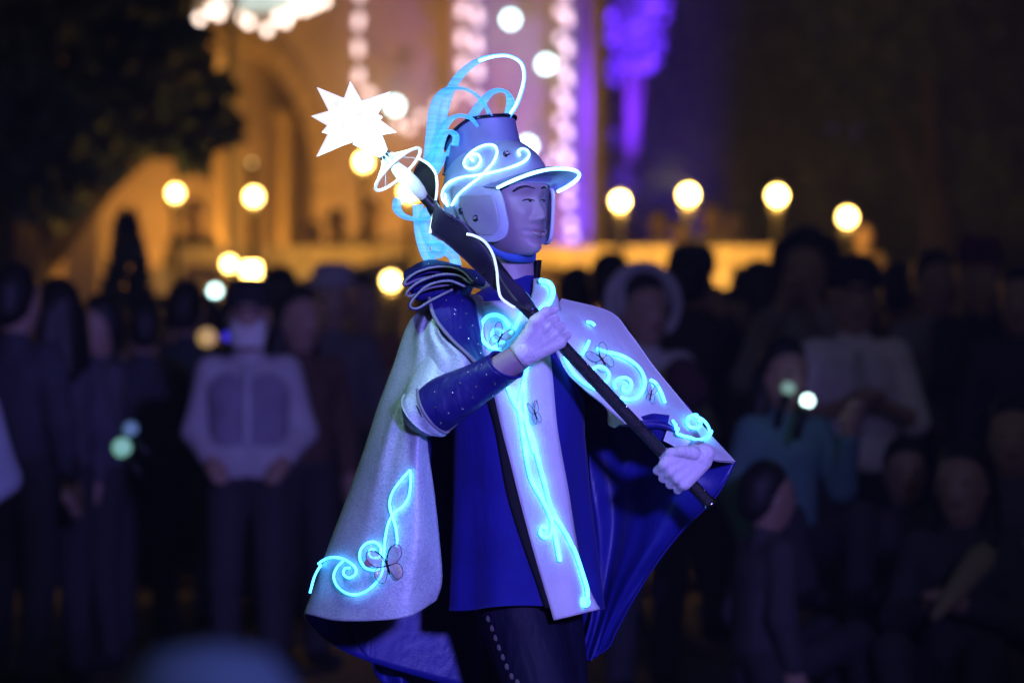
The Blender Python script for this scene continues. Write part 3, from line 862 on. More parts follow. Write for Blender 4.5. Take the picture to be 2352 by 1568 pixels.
M['sequin'] = mat('sequin', (0.03, 0.03, 0.07), 0.15, 0.8, 0.5, 300)
M['led'] = glow('glow_tube', (0.040, 0.40, 1.0), 5.5, (0.5, 0.6, 0.7))
M['led_white'] = glow('led_tube_white', (0.20, 0.54, 1.0), 5.0, (0.6, 0.7, 0.8))
M['led_soft'] = glow('led_soft', (0.02, 0.52, 1.0), 1.4)
def glitter(name, lo, hi, cell):
    m = bpy.data.materials.new(name); n, l = nodes_of(m); b = n['Principled BSDF']
    tc = n.new('ShaderNodeTexCoord'); vo = n.new('ShaderNodeTexVoronoi'); vo.inputs['Scale'].default_value = cell
    l.new(tc.outputs['Object'], vo.inputs['Vector'])
    sep = n.new('ShaderNodeSeparateColor'); l.new(vo.outputs['Color'], sep.inputs[0])
    nz = n.new('ShaderNodeTexNoise'); nz.inputs['Scale'].default_value = 9; nz.inputs['Detail'].default_value = 5
    l.new(tc.outputs['Object'], nz.inputs['Vector'])
    ad = n.new('ShaderNodeMath'); ad.operation = 'MULTIPLY_ADD'; ad.inputs[1].default_value = .55; l.new(sep.outputs[0], ad.inputs[0]); l.new(nz.outputs[0], ad.inputs[2])
    rp = n.new('ShaderNodeValToRGB'); e = rp.color_ramp.elements
    e[0].position = .3; e[0].color = lo + (1,); e[1].position = 1.0; e[1].color = hi + (1,)
    l.new(ad.outputs[0], rp.inputs[0]); l.new(rp.outputs[0], b.inputs['Base Color'])
    b.inputs['Metallic'].default_value = .2; b.inputs['Roughness'].default_value = .5
    bp = n.new('ShaderNodeBump'); bp.inputs['Strength'].default_value = .45; bp.inputs['Distance'].default_value = .004
    l.new(sep.outputs[1], bp.inputs['Height'])
    n2 = n.new('ShaderNodeTexNoise'); n2.inputs['Scale'].default_value = 26; n2.inputs['Detail'].default_value = 3; n2.inputs['Distortion'].default_value = .6
    l.new(tc.outputs['Object'], n2.inputs['Vector'])
    b2 = n.new('ShaderNodeBump'); b2.inputs['Strength'].default_value = .10; b2.inputs['Distance'].default_value = .02
    l.new(n2.outputs[0], b2.inputs['Height']); l.new(b2.outputs[0], bp.inputs['Normal']); l.new(bp.outputs[0], b.inputs['Normal'])
    return m
M['silver'] = glitter('silver_glitter', (0.30, 0.38, 0.42), (0.62, 0.71, 0.76), 480)
for k_ in ('led', 'led_white'):            # the tubes are not equally bright all along
    n, l = nodes_of(M[k_]); b = n['Principled BSDF']; s0 = b.inputs['Emission Strength'].default_value
    tc = n.new('ShaderNodeTexCoord'); nz = n.new('ShaderNodeTexNoise'); nz.inputs['Scale'].default_value = 28; nz.inputs['Detail'].default_value = 2
    l.new(tc.outputs['Object'], nz.inputs['Vector'])
    mr = n.new('ShaderNodeMapRange'); mr.inputs['From Min'].default_value = .3; mr.inputs['From Max'].default_value = .7
    mr.inputs['To Min'].default_value = s0 * .55; mr.inputs['To Max'].default_value = s0 * 1.35
    l.new(nz.outputs[0], mr.inputs['Value']); l.new(mr.outputs[0], b.inputs['Emission Strength'])
def wrinkle(m, sc, st):
    n, l = nodes_of(m); b = n['Principled BSDF']; tc = n.new('ShaderNodeTexCoord')
    mp = n.new('ShaderNodeMapping'); mp.inputs['Scale'].default_value = (1, 1, .35); l.new(tc.outputs['Object'], mp.inputs[0])
    nz = n.new('ShaderNodeTexNoise'); nz.inputs['Scale'].default_value = sc; nz.inputs['Detail'].default_value = 3; nz.inputs['Distortion'].default_value = .8
    l.new(mp.outputs[0], nz.inputs['Vector'])
    bp = n.new('ShaderNodeBump'); bp.inputs['Strength'].default_value = st; bp.inputs['Distance'].default_value = .03
    l.new(nz.outputs[0], bp.inputs['Height'])
    src = b.inputs['Normal'].links[0].from_node if b.inputs['Normal'].links else None
    if src: l.new(bp.outputs[0], src.inputs['Normal'])
    else: l.new(bp.outputs[0], b.inputs['Normal'])
wrinkle(M['blue_satin'], 11, .25); wrinkle(M['blue'], 12, .25); wrinkle(M['navy_satin'], 22, .3); wrinkle(M['white_felt'], 14, .15); wrinkle(M['trouser'], 14, .4); wrinkle(M['glove'], 60, .25)
def ribbon_mat():
    m = bpy.data.materials.new('fibre_ribbon'); n, l = nodes_of(m); b = n['Principled BSDF']
    b.inputs['Base Color'].default_value = (0.25, 0.5, 0.7, 1); b.inputs['Roughness'].default_value = 0.4
    tc = n.new('ShaderNodeTexCoord'); mp = n.new('ShaderNodeMapping'); mp.inputs['Scale'].default_value = (8, 8, 260)
    nz = n.new('ShaderNodeTexNoise'); nz.inputs['Scale'].default_value = 1.0; nz.inputs['Detail'].default_value = 4
    l.new(tc.outputs['Object'], mp.inputs[0]); l.new(mp.outputs[0], nz.inputs['Vector'])
    rp = n.new('ShaderNodeValToRGB'); rp.color_ramp.elements[0].position = .35; rp.color_ramp.elements[1].position = .75
    rp.color_ramp.elements[0].color = (0.015, 0.25, 0.80, 1); rp.color_ramp.elements[1].color = (0.06, 0.55, 1.0, 1)
    l.new(nz.outputs[0], rp.inputs[0]); l.new(rp.outputs[0], b.inputs['Emission Color'])
    b.inputs['Emission Strength'].default_value = 1.05
    b.inputs['Alpha'].default_value = 0.62
    return m
M['ribbon'] = ribbon_mat()
def clear_mat(name, col, alpha, rough=0.08, em=None):
    m = bpy.data.materials.new(name); n, l = nodes_of(m); b = n['Principled BSDF']
    b.inputs['Base Color'].default_value = col + (1,); b.inputs['Roughness'].default_value = rough
    b.inputs['Alpha'].default_value = alpha; b.inputs['Specular IOR Level'].default_value = 0.8
    if em: b.inputs['Emission Color'].default_value = em[0] + (1,); b.inputs['Emission Strength'].default_value = em[1]
    return m

# ---- body ------------------------------------------------------------------------------
HC = V(1160, 470, 20)                   # centre of the head
HA = R(48)
HF = Vector((math.sin(HA), -math.cos(HA), 0)); HL = Vector((math.cos(HA), math.sin(HA), 0)); HU = Vector((0, 0, 1))
def H(x, y, z): return HC + HF * x + HL * y + HU * z
pbase = Vector((V(1212, 0, 0).x, PY0, 0))

def px_segs(l):
    return [(tuple(V(*a)), ra / SC, tuple(V(*b)), rb / SC) for a, ra, b, rb in l]
bsegs = px_segs([
    ((1160, 560, -8), 58, (1182, 690, -8), 62),                   # neck
    ((1060, 735, 70), 60, (1290, 755, -90), 50),                  # shoulders
    ((1140, 820, 40), 105, (1245, 820, -30), 105), ((1190, 820, 0), 110, (1195, 1150, 0), 105),
    ((1165, 1240, 20), 92, (1235, 1240, -20), 92),
    ((1040, 745, 110), 60, (1000, 945, 215), 46), ((1000, 945, 215), 46, (1205, 812, 318), 29),     # right arm
    ((1335, 770, -140), 46, (1548, 966, -135), 34), ((1548, 966, -135), 34, (1606, 1050, 190), 28),   # left arm
    ((1150, 1300, 30), 76, (1300, 1800, 60), 56), ((1300, 1800, 60), 56, (1225, 2190, 60), 40),     # legs
    ((1240, 1300, -45), 76, (1300, 1800, -60), 60), ((1300, 1800, -60), 60, (1200, 2190, -90), 40),
    ((1225, 2215, 60), 38, (1330, 2235, 110), 30), ((1200, 2215, -90), 38, (1310, 2235, -50), 30)])
bv, bf = sdf_mesh(bsegs, 0.008, 0.012)

# head: stacked outlines with the features pushed out of the front
LV = [  # z, front x, back x, half width
    (-.104, .068, .012, .012), (-.100, .080, -.005, .022), (-.090, .086, -.03, .032), (-.075, .087, -.05, .0415), (-.056, .087, -.065, .050),
    (-.035, .088, -.078, .058), (-.012, .088, -.088, .066), (.010, .087, -.094, .069), (.032, .091, -.097, .071), (.055, .088, -.096, .071),
    (.078, .075, -.088, .066), (.098, .050, -.066, .052), (.110, .020, -.035, .032), (.114, -.004, -.012, .008)]
def head_mesh():
    z = np.concatenate([np.linspace(-.104, .06, 64), np.linspace(.0635, .114, 16)])
    L = np.array(LV); n = 96
    vs, fs = [], []
    def G(y, z, y0, z0, sy, sz): return math.exp(-((y - y0) / sy) ** 2 - ((z - z0) / sz) ** 2)
    for zz in z:
        xf, xb, w = (np.interp(zz, L[:, 0], L[:, i]) for i in (1, 2, 3))
        cx = (xf + xb) / 2; hx = (xf - xb) / 2
        for i in range(n):
            a = 2 * math.pi * i / n
            c, s = math.cos(a), math.sin(a)
            e = 2.25
            x = cx + hx * math.copysign(abs(c) ** (2 / e), c); y = w * math.copysign(abs(s) ** (2 / e), s)
            if c > 0.2:
                nose = np.interp(zz, [-.045, -.040, -.030, -.024, -.008, .008, .020, .030], [0, .006, .0215, .0215, .0125, .0065, .004, 0])
                sig = np.interp(zz, [-.04, -.027, 0, .02], [.011, .0105, .0075, .009])
                dx = nose * math.exp(-(y / sig) ** 2)
                for sd in (-1, 1):
                    dx += .0075 * G(y, zz, .0135 * sd, -.033, .006, .006)
                    dx -= .0095 * G(y, zz, .029 * sd, .011, .017, .011)
                    dx += .0035 * G(y, zz, .031 * sd, .010, .011, .0055)
                    dx += .004 * G(y, zz, .028 * sd, .033, .018, .008)
                    dx += .005 * G(y, zz, .036 * sd, -.022, .016, .016)
                    dx += .003 * G(y, zz, .040 * sd, -.050, .012, .012)
                    dx -= .002 * G(y, zz, .026 * sd, -.054, .004, .006)
                dx += .0065 * G(y, zz, 0, -.0495, .017, .005) + .0060 * G(y, zz, 0, -.0625, .015, .0055) - .004 * G(y, zz, 0, -.0560, .023, .0022)
                dx -= .0035 * G(y, zz, 0, -.072, .02, .005)
                dx += .0075 * G(y, zz, 0, -.089, .018, .011)
                x += dx
            vs.append(H(x, y, zz))
    m = len(z)
    for j in range(m - 1):
        for i in range(n):
            i2 = (i + 1) % n
            fs.append((j * n + i, j * n + i2, (j + 1) * n + i2, (j + 1) * n + i))
    fs.append(tuple(range(n))[::-1]); fs.append(tuple((m - 1) * n + i for i in range(n)))
    return vs, fs
hv, hf = head_mesh()
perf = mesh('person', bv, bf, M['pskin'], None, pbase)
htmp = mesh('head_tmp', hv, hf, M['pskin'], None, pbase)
bm_ = perf.modifiers.new('u', 'BOOLEAN'); bm_.operation = 'UNION'; bm_.object = htmp; bm_.solver = 'EXACT'
dg = bpy.context.evaluated_depsgraph_get()
newme = bpy.data.meshes.new_from_object(perf.evaluated_get(dg))
perf.modifiers.clear(); perf.data = newme
newme.polygons.foreach_set('use_smooth', [True] * len(newme.polygons)); newme.update()
bpy.data.objects.remove(htmp, do_unlink=True)
perf.name = 'performer_person'; perf.name = 'person'
tag(perf, 'parade performer in a glowing helmet, silver cape and blue tunic, holding the star staff', 'person')
body_bvh = bvh_of(perf)

def curve_on(bvh, pts, n, off):
    return [on(bvh, x, y, off) for x, y in crom(pts, n)]
def cbrow(pts, r, off=.0005, name='eyebrow', m=None):
    n = 16
    path = curve_on(body_bvh, pts, n, off)
    rr = [r * (0.35 + 0.65 * math.sin(math.pi * min(1, (i + 1.5) / (n - 1)) ** .8)) for i in range(n)]
    return mesh(name, *tube(path, rr, 6), m or HAIR, perf)
cbrow([(1178, 440), (1193, 431), (1210, 428), (1228, 433)], .0028)
cbrow([(1243, 433), (1250, 430), (1257, 434)], .0023)
# eyes: a white and a dark iris showing under a heavy lash line
EYEW = mat('eye_white', (0.34, 0.32, 0.36), 0.3); IRIS = mat('iris', (0.02, 0.012, 0.01), 0.15)
for pts, ip, nm in (([(1199, 462), (1208, 459), (1218, 458.6), (1228, 461.5)], (1217, 461), 'near'), ([(1241, 461), (1246, 459), (1252, 460)], (1248, 461), 'far')):
    w = curve_on(body_bvh, pts, 12, .0004)
    lo = curve_on(body_bvh, [(x, y + (5.0 if 0 < i < len(pts) - 1 else 1.2)) for i, (x, y) in enumerate(pts)], 12, .0004)
    g = [[a.lerp(b, t) for a, b in zip(w, lo)] for t in (0, .5, 1)]
    v, f, m_ = shell(g, .0008); e_ = mesh('eye', v, f, [EYEW] * 2, perf, fmat=m_)
    ic = on(body_bvh, ip[0], ip[1], .0012)
    mesh('iris', *sphere(ic, (.0036, .0013, .0030), 10, 6), IRIS, e_)
    mesh('eyelash', *tube(curve_on(body_bvh, [(x, y - .3) for x, y in pts], 12, .0012), [.0007 + .0009 * math.sin(math.pi * i / 11) for i in range(12)], 6), HAIR, perf)
for x_, y_ in ((1244, 507), (1256, 506)):
    c_ = on(body_bvh, x_, y_, -.0004)
    mesh('nostril_dark', *sphere(c_, (.0026, .0018, .0014), 8, 6), mat('nostril_shade', (0.10, 0.04, 0.04), 0.8), perf)  # dark spots put in for the shade of the nostrils
LIP = mat('lip', (0.30, 0.17, 0.19), 0.45)
mt = curve_on(body_bvh, [(1222, 532), (1230, 532.5), (1241, 533), (1250, 532), (1256, 529)], 14, .0006)
ml = curve_on(body_bvh, [(1222, 533), (1230, 536), (1241, 538.5), (1250, 537), (1256, 531)], 14, .0006)
g = [[a.lerp(b, t) for a, b in zip(mt, ml)] for t in (0, .5, 1)]
v, f, m_ = shell(g, .001); mesh('teeth', v, f, [mat('tooth', (0.52, 0.50, 0.50), 0.35)] * 2, perf, fmat=m_)
mesh('lip', *tube(curve_on(body_bvh, [(1220, 532), (1230, 531), (1242, 530.5), (1250, 530), (1257, 528)], 14, .0002), [.0006 + .0013 * math.sin(math.pi * i / 13) for i in range(14)], 6), LIP, perf)
mesh('lip', *tube(curve_on(body_bvh, [(1222, 534), (1231, 538.5), (1242, 541), (1250, 539.5), (1256, 532)], 14, .0004), [.0006 + .0018 * math.sin(math.pi * i / 13) for i in range(14)], 6), LIP, perf)
# hair under the helmet: fringe in front and at the temple
g = []
LA = np.array(LV)
for j in range(16):
    t = j / 15; row = []
    for i in range(72):
        a = 2 * math.pi * i / 72; c_, s_ = math.cos(a), math.sin(a)
        zl = np.interp(c_, [-1, -.2, .25, .7, 1], [-.06, -.03, .0, .040, .050]) + .003 * math.sin(a * 23)
        zz = zl + (.108 - zl) * t
        xf, xb, w_ = (np.interp(zz, LA[:, 0], LA[:, k]) for k in (1, 2, 3))
        cx_, hx_ = (xf + xb) / 2, (xf - xb) / 2; e = 2.25
        row.append(H(cx_ + (hx_ + .004) * math.copysign(abs(c_) ** (2 / e), c_), (w_ + .004) * math.copysign(abs(s_) ** (2 / e), s_), zz))
    g.append(row)
v, f, fm = shell(g, .004, closed_u=True)
mesh('hair', v, f, [HAIR, HAIR], perf, fmat=fm)

# ---- helmet ----------------------------------------------------------------------------
hel = mesh('helmet', [H(0, 0, 0)], [], M['helmet_paint'], perf)   # filled below
DC = (-.022, 0, .030); DR = (.116, .102, .108)
def dome_pt(a, th, k=1.0):
    return (DC[0] + DR[0] * k * math.sin(th) * math.cos(a), DC[1] + DR[1] * k * math.sin(th) * math.sin(a), DC[2] + DR[2] * k * math.cos(th))
def rim_z(a):
    c = math.cos(a)
    return np.interp(c, [-1, -.3, .2, .6, 1], [-.075, -.03, .018, .034, .040])
def dome():
    vs, fs = [], []
    n, m = 72, 26
    grid = []
    for j in range(m):
        row = []
        for i in range(n):
            a = 2 * math.pi * i / n
            zr = rim_z(a)
            zt = DC[2] + DR[2] * .999
            if zr >= DC[2]: thm = math.acos((zr - DC[2]) / DR[2]); low = 0
            else: thm = math.pi / 2; low = zr - DC[2]
            t = j / (m - 1)
            if low == 0:
                x, y, z = dome_pt(a, .02 + (thm - .02) * t)
            else:
                if t < .75: x, y, z = dome_pt(a, .02 + (thm - .02) * t / .75)
                else:
                    x, y, z = dome_pt(a, thm); q = (t - .75) / .25; z += low * q
                    x = DC[0] + (x - DC[0]) * (1 - .10 * q * q); y *= (1 - .05 * q * q)
            row.append(H(x, y, z))
        grid.append(row)
    return shell(grid, .005, closed_u=True)
v, f, fm = dome()
bpy.data.objects.remove(hel, do_unlink=True)
hel = mesh('helmet', v, f, [M['helmet_paint'], M['black']], perf, fmat=fm)
# visor
grid = []
for j in range(9):
    t = j / 8; row = []
    for i in range(41):
        s = -1 + 2 * i / 40; a = s * R(66)
        zr = .036
        rx, ry, rz = dome_pt(a, math.acos((rim_z(a) - DC[2]) / DR[2]) if rim_z(a) > DC[2] else math.pi / 2, 1.0)
        ex = .062 + .098 * (1 - abs(s) ** 2.6); ey = .092 * math.sin(s * math.pi / 2) * (1 - .04 * (1 - abs(s)))
        ez = .025 + .038 * (1 - abs(s) ** 2.2)
        bulge = .010 * math.sin(math.pi * t) * (1 - s * s)
        row.append(H(rx + (ex - rx) * t, ry + (ey - ry) * t, rim_z(a) + (ez - rim_z(a)) * t + bulge + .003))
    grid.append(row)
v, f, fm = shell(grid, .004)
vis = mesh('visor', v, f, [M['helmet_blue'], M['helmet_blue']], perf, fmat=fm)
edge = [p + Vector((0, -.002, 0)) for p in grid[-1]]
ev = crom([list(p) for p in edge], 150)
mesh('led_edge', *tube([Vector(p) for p in ev], .0036, 7, wob=.10), M['led_white'], vis)
# ear flaps: outlines in the picture laid on the side of the head, mirrored for the far side
def side_pt(px, py, k=1.0, lift=0.0):
    """where the view ray meets the upright elliptic side of the helmet, in head coordinates"""
    d = (P(px, py, 1) - CAMLOC).normalized()
    o = CAMLOC - HC
    def loc(v): return Vector((v.dot(HF), v.dot(HL), v.z))
    o, d = loc(o), loc(d)
    ox, oy = (o.x - DC[0]) / (DR[0] * k), o.y / (DR[1] * k); dx, dy = d.x / (DR[0] * k), d.y / (DR[1] * k)
    A, B, C = dx * dx + dy * dy, 2 * (ox * dx + oy * dy), ox * ox + oy * oy - 1
    disc = max(B * B - 4 * A * C, 0)
    return o + d * ((-B - math.sqrt(disc)) / (2 * A))
FR = [(1040, 1136, 425), (1036, 1150, 440), (1037, 1157, 460), (1041, 1161, 480), (1047, 1164, 500), (1056, 1165, 517), (1067, 1161, 533), (1080, 1153, 544), (1098, 1138, 552), (1112, 1124, 555)]
def flap(sign, rows, k, th, mat_, name='ear_flap', nv=40, nu=22):
    rr = crom(rows, nv); g = []
    for xl, xr, y in rr:
        row = []
        for i in range(nu):
            s = i / (nu - 1); px = xl + (xr - xl) * s
            q = side_pt(px, y, k)
            q.y *= 1 - .14 * max(0, (y - 440) / 115) ** 1.5            # tucks in towards the jaw
            row.append(H(q.x, q.y * sign, q.z))
        g.append(row)
    v, f, fm = shell(g, th)
    return mesh(name, v, f, mat_, perf, fmat=fm), g
fl, fg = flap(1, FR, 1.02, .007, [M['helmet_paint'], M['black']])
flap(-1, FR, 1.02, .007, [M['far_flap_lit'], M['far_flap_lit']])
FI = [(1052, 1128, 448), (1053, 1136, 460), (1055, 1141, 480), (1060, 1143, 500), (1069, 1142, 517), (1082, 1134, 531), (1098, 1122, 540)]
flap(1, FI, 1.045, .003, [M['flap_inner'], M['flap_inner']], 'flap_pad', 26, 18)
# flared crown on top with a dark sequin rim
cg = []
for j in range(18):
    t = j / 17; row = []
    for i in range(56):
        a = 2 * math.pi * i / 56; c, s = math.cos(a), math.sin(a)
        bx, by = -.062 + .086 * c, .073 * s
        rr_ = ((bx - DC[0]) / DR[0]) ** 2 + (by / DR[1]) ** 2
        bz = DC[2] + DR[2] * math.sqrt(max(.12, 1 - rr_)) - .003
        tx, ty = -.068 + .077 * c, .062 * s
        tz = np.interp(c, [-1, -.3, .3, 1], [.112, .146, .172, .180])
        q = t + .10 * math.sin(math.pi * t)
        row.append(H(bx + (tx - bx) * min(1.02, q), by + (ty - by) * min(1.02, q), bz + (tz - bz) * t))
    cg.append(row)
v, f, fm = shell(cg, .004, closed_u=True)
crown = mesh('helmet_crown', v, f, [M['helmet_blue'], M['black']], perf, fmat=fm)
rim = [list(p) for p in cg[-1]] + [list(cg[-1][0])]
mesh('sequin_rim', *tube([Vector(p) for p in crom(rim, 168)], .0040, 6, wob=.28), M['sequin'], crown)
mesh('crown_top', [p for p in cg[-2]], [tuple(range(len(cg[-2])))], M['black'], crown, smooth=False)
mesh('crown_seam', *tube([Vector(p) for p in crom([list(p + (p - H(-.034, 0, .1)).normalized() * .0008) for p in cg[0]] + [list(cg[0][0])], 120)], .0016, 6), M['helmet_paint'], crown)
hel_bvh = bvh_of(hel, crown, fl)
def led(pts, n, r, bvh, off, m='led', parent=None, name='glow_tube', wob=.07):
    return mesh(name, *tube(curve_on(bvh, pts, n, off), r, 7, wob=wob), M[m], parent or perf)
C1 = lambda l: [(x * .4027 + 689.0, y * .4027 + 114.8) for x, y in l]
led(C1([(872, 885), (905, 830), (960, 780), (1020, 735), (1065, 690), (1105, 640), (1125, 590), (1110, 553), (1065, 548), (1005, 572), (960, 610), (940, 648), (955, 676), (990, 680), (1020, 662), (1033, 630), (1020, 603), (992, 600), (975, 620), (992, 634)]), 170, 0.0026, hel_bvh, .005, 'led_white', hel)
led(C1([(850, 890), (822, 850), (825, 800), (860, 755), (930, 728), (1020, 715), (1120, 696), (1210, 670), (1275, 640), (1303, 605), (1290, 578), (1262, 570), (1243, 585), (1252, 606)]), 150, 0.0026, hel_bvh, .005, 'led_white', hel)
led(C1([(850, 890), (840, 860), (835, 820)]), 24, 0.0025, hel_bvh, .005, 'led_white', hel)
for (x, y), par in (((1163, 355), hel), ((1093, 501), fl), ((1059, 484), fl)):
    c = on(hel_bvh, x, y, .001)
    d = (c - HC); d.z = 0; d.normalize()
    vs, fs = lathe([(.0075, 0), (.0072, .002), (.0045, .003), (.004, .0015), (.0005, .0012)], (0, 0, 0), 14)
    rot = Vector((d.x, d.y, .3 if y < 400 else 0)).to_track_quat('Z', 'Y').to_matrix()
    mesh('rivet', [c + rot @ Vector(p) for p in vs], fs, M['rivet'], par)
# chin strap
cs = [H(.005, -.080, -.060), H(.022, -.066, -.088), H(.042, -.040, -.1065), H(.055, 0, -.110), H(.042, .040, -.1065), H(.022, .066, -.088), H(.005, .080, -.06)]
cp = [Vector(p) for p in crom([list(p) for p in cs], 40)]
g = [[p + (p - H(0, 0, -.06)).normalized() * .003 + HF * (-.008 * t) + HU * (.016 * (t - .35)) for p in cp] for t in (0, .5, 1)]
v, f, fm = shell(g, .002); mesh('chin_strap', v, f, [mat('strap', (0.04, 0.12, 0.45), 0.6)] * 2, perf, fmat=fm)

# ---- fibre ribbons ---------------------------------------------------------------------
def ribbon(pts, n=70, half=12.5, name='plume_ribbon'):
    """pts: x, y, depth, visible half width"""
    s = crom(pts, n); g = []
    for i in range(n):
        x, y, d, w = s[i]
        a = s[max(0, i - 1)]; b = s[min(n - 1, i + 1)]
        tx, ty = b[0] - a[0], b[1] - a[1]; L = math.hypot(tx, ty) or 1
        nx, ny = -ty / L, tx / L
        w = max(2.0, min(half, w)); dz = math.sqrt(max(0, half * half - w * w))
        g.append([V(x + nx * w * q, y + ny * w * q, d + dz * q) for q in (-1, 0, 1)])
    v, f, fm = shell(g, .0012)
    return mesh(name, v, f, [M['ribbon']] * 2, perf, fmat=fm)
rb = [
 [(1168, 268, 20, 5), (1188, 235, 24, 5), (1203, 185, 24, 4), (1198, 148, 20, 4), (1172, 130, 10, 3), (1140, 129, 0, 4), (1100, 140, -12, 6), (1062, 168, -22, 9), (1032, 212, -30, 11), (1015, 270, -34, 12), (1004, 330, -34, 12), (985, 380, -30, 12)],
 [(1126, 268, 40, 4), (1112, 240, 42, 4), (1085, 213, 40, 3), (1050, 203, 34, 4), (1015, 215, 20, 8), (997, 250, 8, 11), (990, 310, 0, 12), (983, 380, -4, 12)],
 [(1165, 270, 10, 9), (1172, 235, 10, 9), (1160, 211, 6, 4), (1132, 212, 0, 6), (1104, 240, -6, 10), (1078, 280, -8, 11), (1050, 325, -6, 11), (1030, 360, -4, 10)],
 [(1096, 292, 50, 4), (1080, 272, 52, 4), (1052, 267, 48, 4), (1028, 282, 40, 8), (1012, 315, 30, 10), (1000, 360, 20, 11), (985, 395, 14, 10)],
 [(1044, 335, 46, 8), (1046, 312, 48, 7), (1028, 304, 44, 5), (1014, 325, 36, 9), (1006, 360, 24, 10), (992, 392, 16, 10)],
 [(1010, 345, 30, 7), (990, 360, 30, 8), (978, 385, 26, 9), (985, 410, 20, 9), (1008, 380, 16, 8), (1020, 350, 12, 7)],
 [(915, 455, -20, 10), (912, 478, -16, 10), (928, 496, -10, 6), (958, 503, -4, 4), (992, 498, 0, 5)],
 [(960, 470, -40, 14), (962, 510, -40, 15), (968, 550, -38, 15), (980, 585, -36, 14), (1000, 615, -34, 13)],
 [(985, 560, -20, 6), (1008, 556, -12, 5), (1022, 568, -10, 6), (1010, 585, -12, 8), (988, 580, -16, 8)],
 [(1020, 570, -50, 12), (1042, 590, -50, 14), (1050, 625, -50, 14)],
 [(1000, 470, -30, 10), (975, 500, -28, 12), (985, 540, -28, 12), (1010, 575, -30, 12)]]
for r_pts in rb: ribbon(r_pts)
mesh('glow_tube', *tube([V(x, y, d + 3) for x, y, d, w in crom(rb[0][:7], 60)], .0032, 7, wob=.06), M['led_white'], perf)  # added glowing tube, stands in for the ribbon's bright edge-on fibres

# ---- tunic -----------------------------------------------------------------------------
TR = np.array([(632, 1190, 40, 44, 0), (650, 1189, 58, 60, 0), (672, 1180, 84, 80, 2), (700, 1170, 116, 104, 5), (760, 1174, 146, 122, 10), (850, 1186, 158, 136, 18),
               (1000, 1190, 152, 136, 18), (1150, 1196, 158, 136, 15), (1300, 1202, 168, 140, 10), (1396, 1206, 174, 146, 8), (1470, 1210, 180, 150, 8)], float)
def trow(y): return [np.interp(y, TR[:, 0], TR[:, i]) for i in (1, 2, 3, 4)]
FOLD = 10
def tunic_pt(y, a):
    cx, hw, hd, dc = trow(y)
    c, s = math.cos(a), math.sin(a); e = 2.25
    f = FOLD * max(0, (y - 900) / 500) * math.sin(a * 7 + 1.0)
    return cx + (hw + f) * math.copysign(abs(c) ** (2 / e), c), dc + (hd + f) * math.copysign(abs(s) ** (2 / e), s)
def tunic_d(px, py):
    cx, hw, hd, dc = trow(py)
    lo, hi = 0.02, math.pi - 0.02
    for _ in range(34):
        m_ = (lo + hi) / 2
        if tunic_pt(py, m_)[0] > px: lo = m_
        else: hi = m_
    return tunic_pt(py, (lo + hi) / 2)[1]
g = []
for y in np.concatenate([np.linspace(632, 700, 14), np.linspace(708, 1396, 60)]):
    g.append([V(*((lambda q: (q[0], y + (6 * math.sin(2 * math.pi * i / 120 * 3) if y > 1380 else 0), q[1]))(tunic_pt(y, 2 * math.pi * i / 120)))) for i in range(120)])
v, f, fm = shell(g, .004, closed_u=True)
mesh('tunic', v, f, [M['blue'], M['black']], perf, fmat=fm)
# stand-up collar, open at the throat
g = []
for j in range(6):
    t = j / 5; row = []
    for i in range(40):
        a = R(34) - R(245) * i / 39
        row.append(V(1188 + (46 + 6 * t) * math.cos(a), 655 - 58 * t - (0), 0 + (50 + 6 * t) * math.sin(a)))
    g.append(row)
v, f, fm = shell(g, .004); mesh('collar', v, f, [M['black']] * 2, perf, fmat=fm)

def strip_on_tunic(name, rows, lift, thick, mats, nv=80, nu=14):
    rr = crom(rows, nv); g = []
    for y, xl, xr, sl in rr:
        g.append([V(xl + (xr - xl) * i / (nu - 1), y + sl * i / (nu - 1), tunic_d(xl + (xr - xl) * i / (nu - 1), y) + lift + 3 * math.sin(i / (nu - 1) * math.pi)) for i in range(nu)])
    v, f, fm = shell(g, thick)
    return mesh(name, v, f, mats, perf, fmat=fm)
tab = strip_on_tunic('tabard', [(693, 1094, 1236, -8), (730, 1099, 1247, -6), (770, 1104, 1257, 0), (815, 1110, 1264, 0), (870, 1124, 1270, 0), (928, 1139, 1275, 0), (985, 1152, 1281, 0), (1050, 1169, 1292, 0), (1130, 1189, 1307, 0), (1206, 1209, 1319, 0), (1290, 1232, 1335, 0), (1340, 1247, 1350, -4), (1380, 1259, 1362, -12), (1424, 1272, 1379, -26)], 9, .005, [M['white_felt']] * 2)
strip_on_tunic('dark_facing', [(830, 1092, 1118, 0), (900, 1112, 1136, 0), (985, 1136, 1156, 0), (1050, 1148, 1172, 0), (1130, 1163, 1192, 0), (1206, 1185, 1212, 0), (1290, 1214, 1236, 0), (1340, 1232, 1252, 0), (1396, 1250, 1268, 0)], 4, .003, [M['black']] * 2, nu=6)
tab_bvh = bvh_of(tab)
C2 = lambda l: [(x * .4027 + 861.3, y * .4027 + 574.2) for x, y in l]
C3 = lambda l: [(x * .4272 + 660.3, y * .4272 + 976.1) for x, y in l]
led([(1212, 836), (1204, 872), (1193, 925), (1196, 961), (1204, 1017), (1218, 1094), (1246, 1146), (1262, 1181), (1271, 1215), (1280, 1258), (1286, 1288)], 150, 0.0040, tab_bvh, .010, 'led', tab)
led([(1167, 888), (1183, 925), (1206, 965), (1223, 1005), (1236, 1057), (1252, 1114), (1268, 1172), (1297, 1224), (1318, 1271), (1334, 1322), (1344, 1358), (1341, 1388)], 170, 0.0042, tab_bvh, .010, 'led', tab)
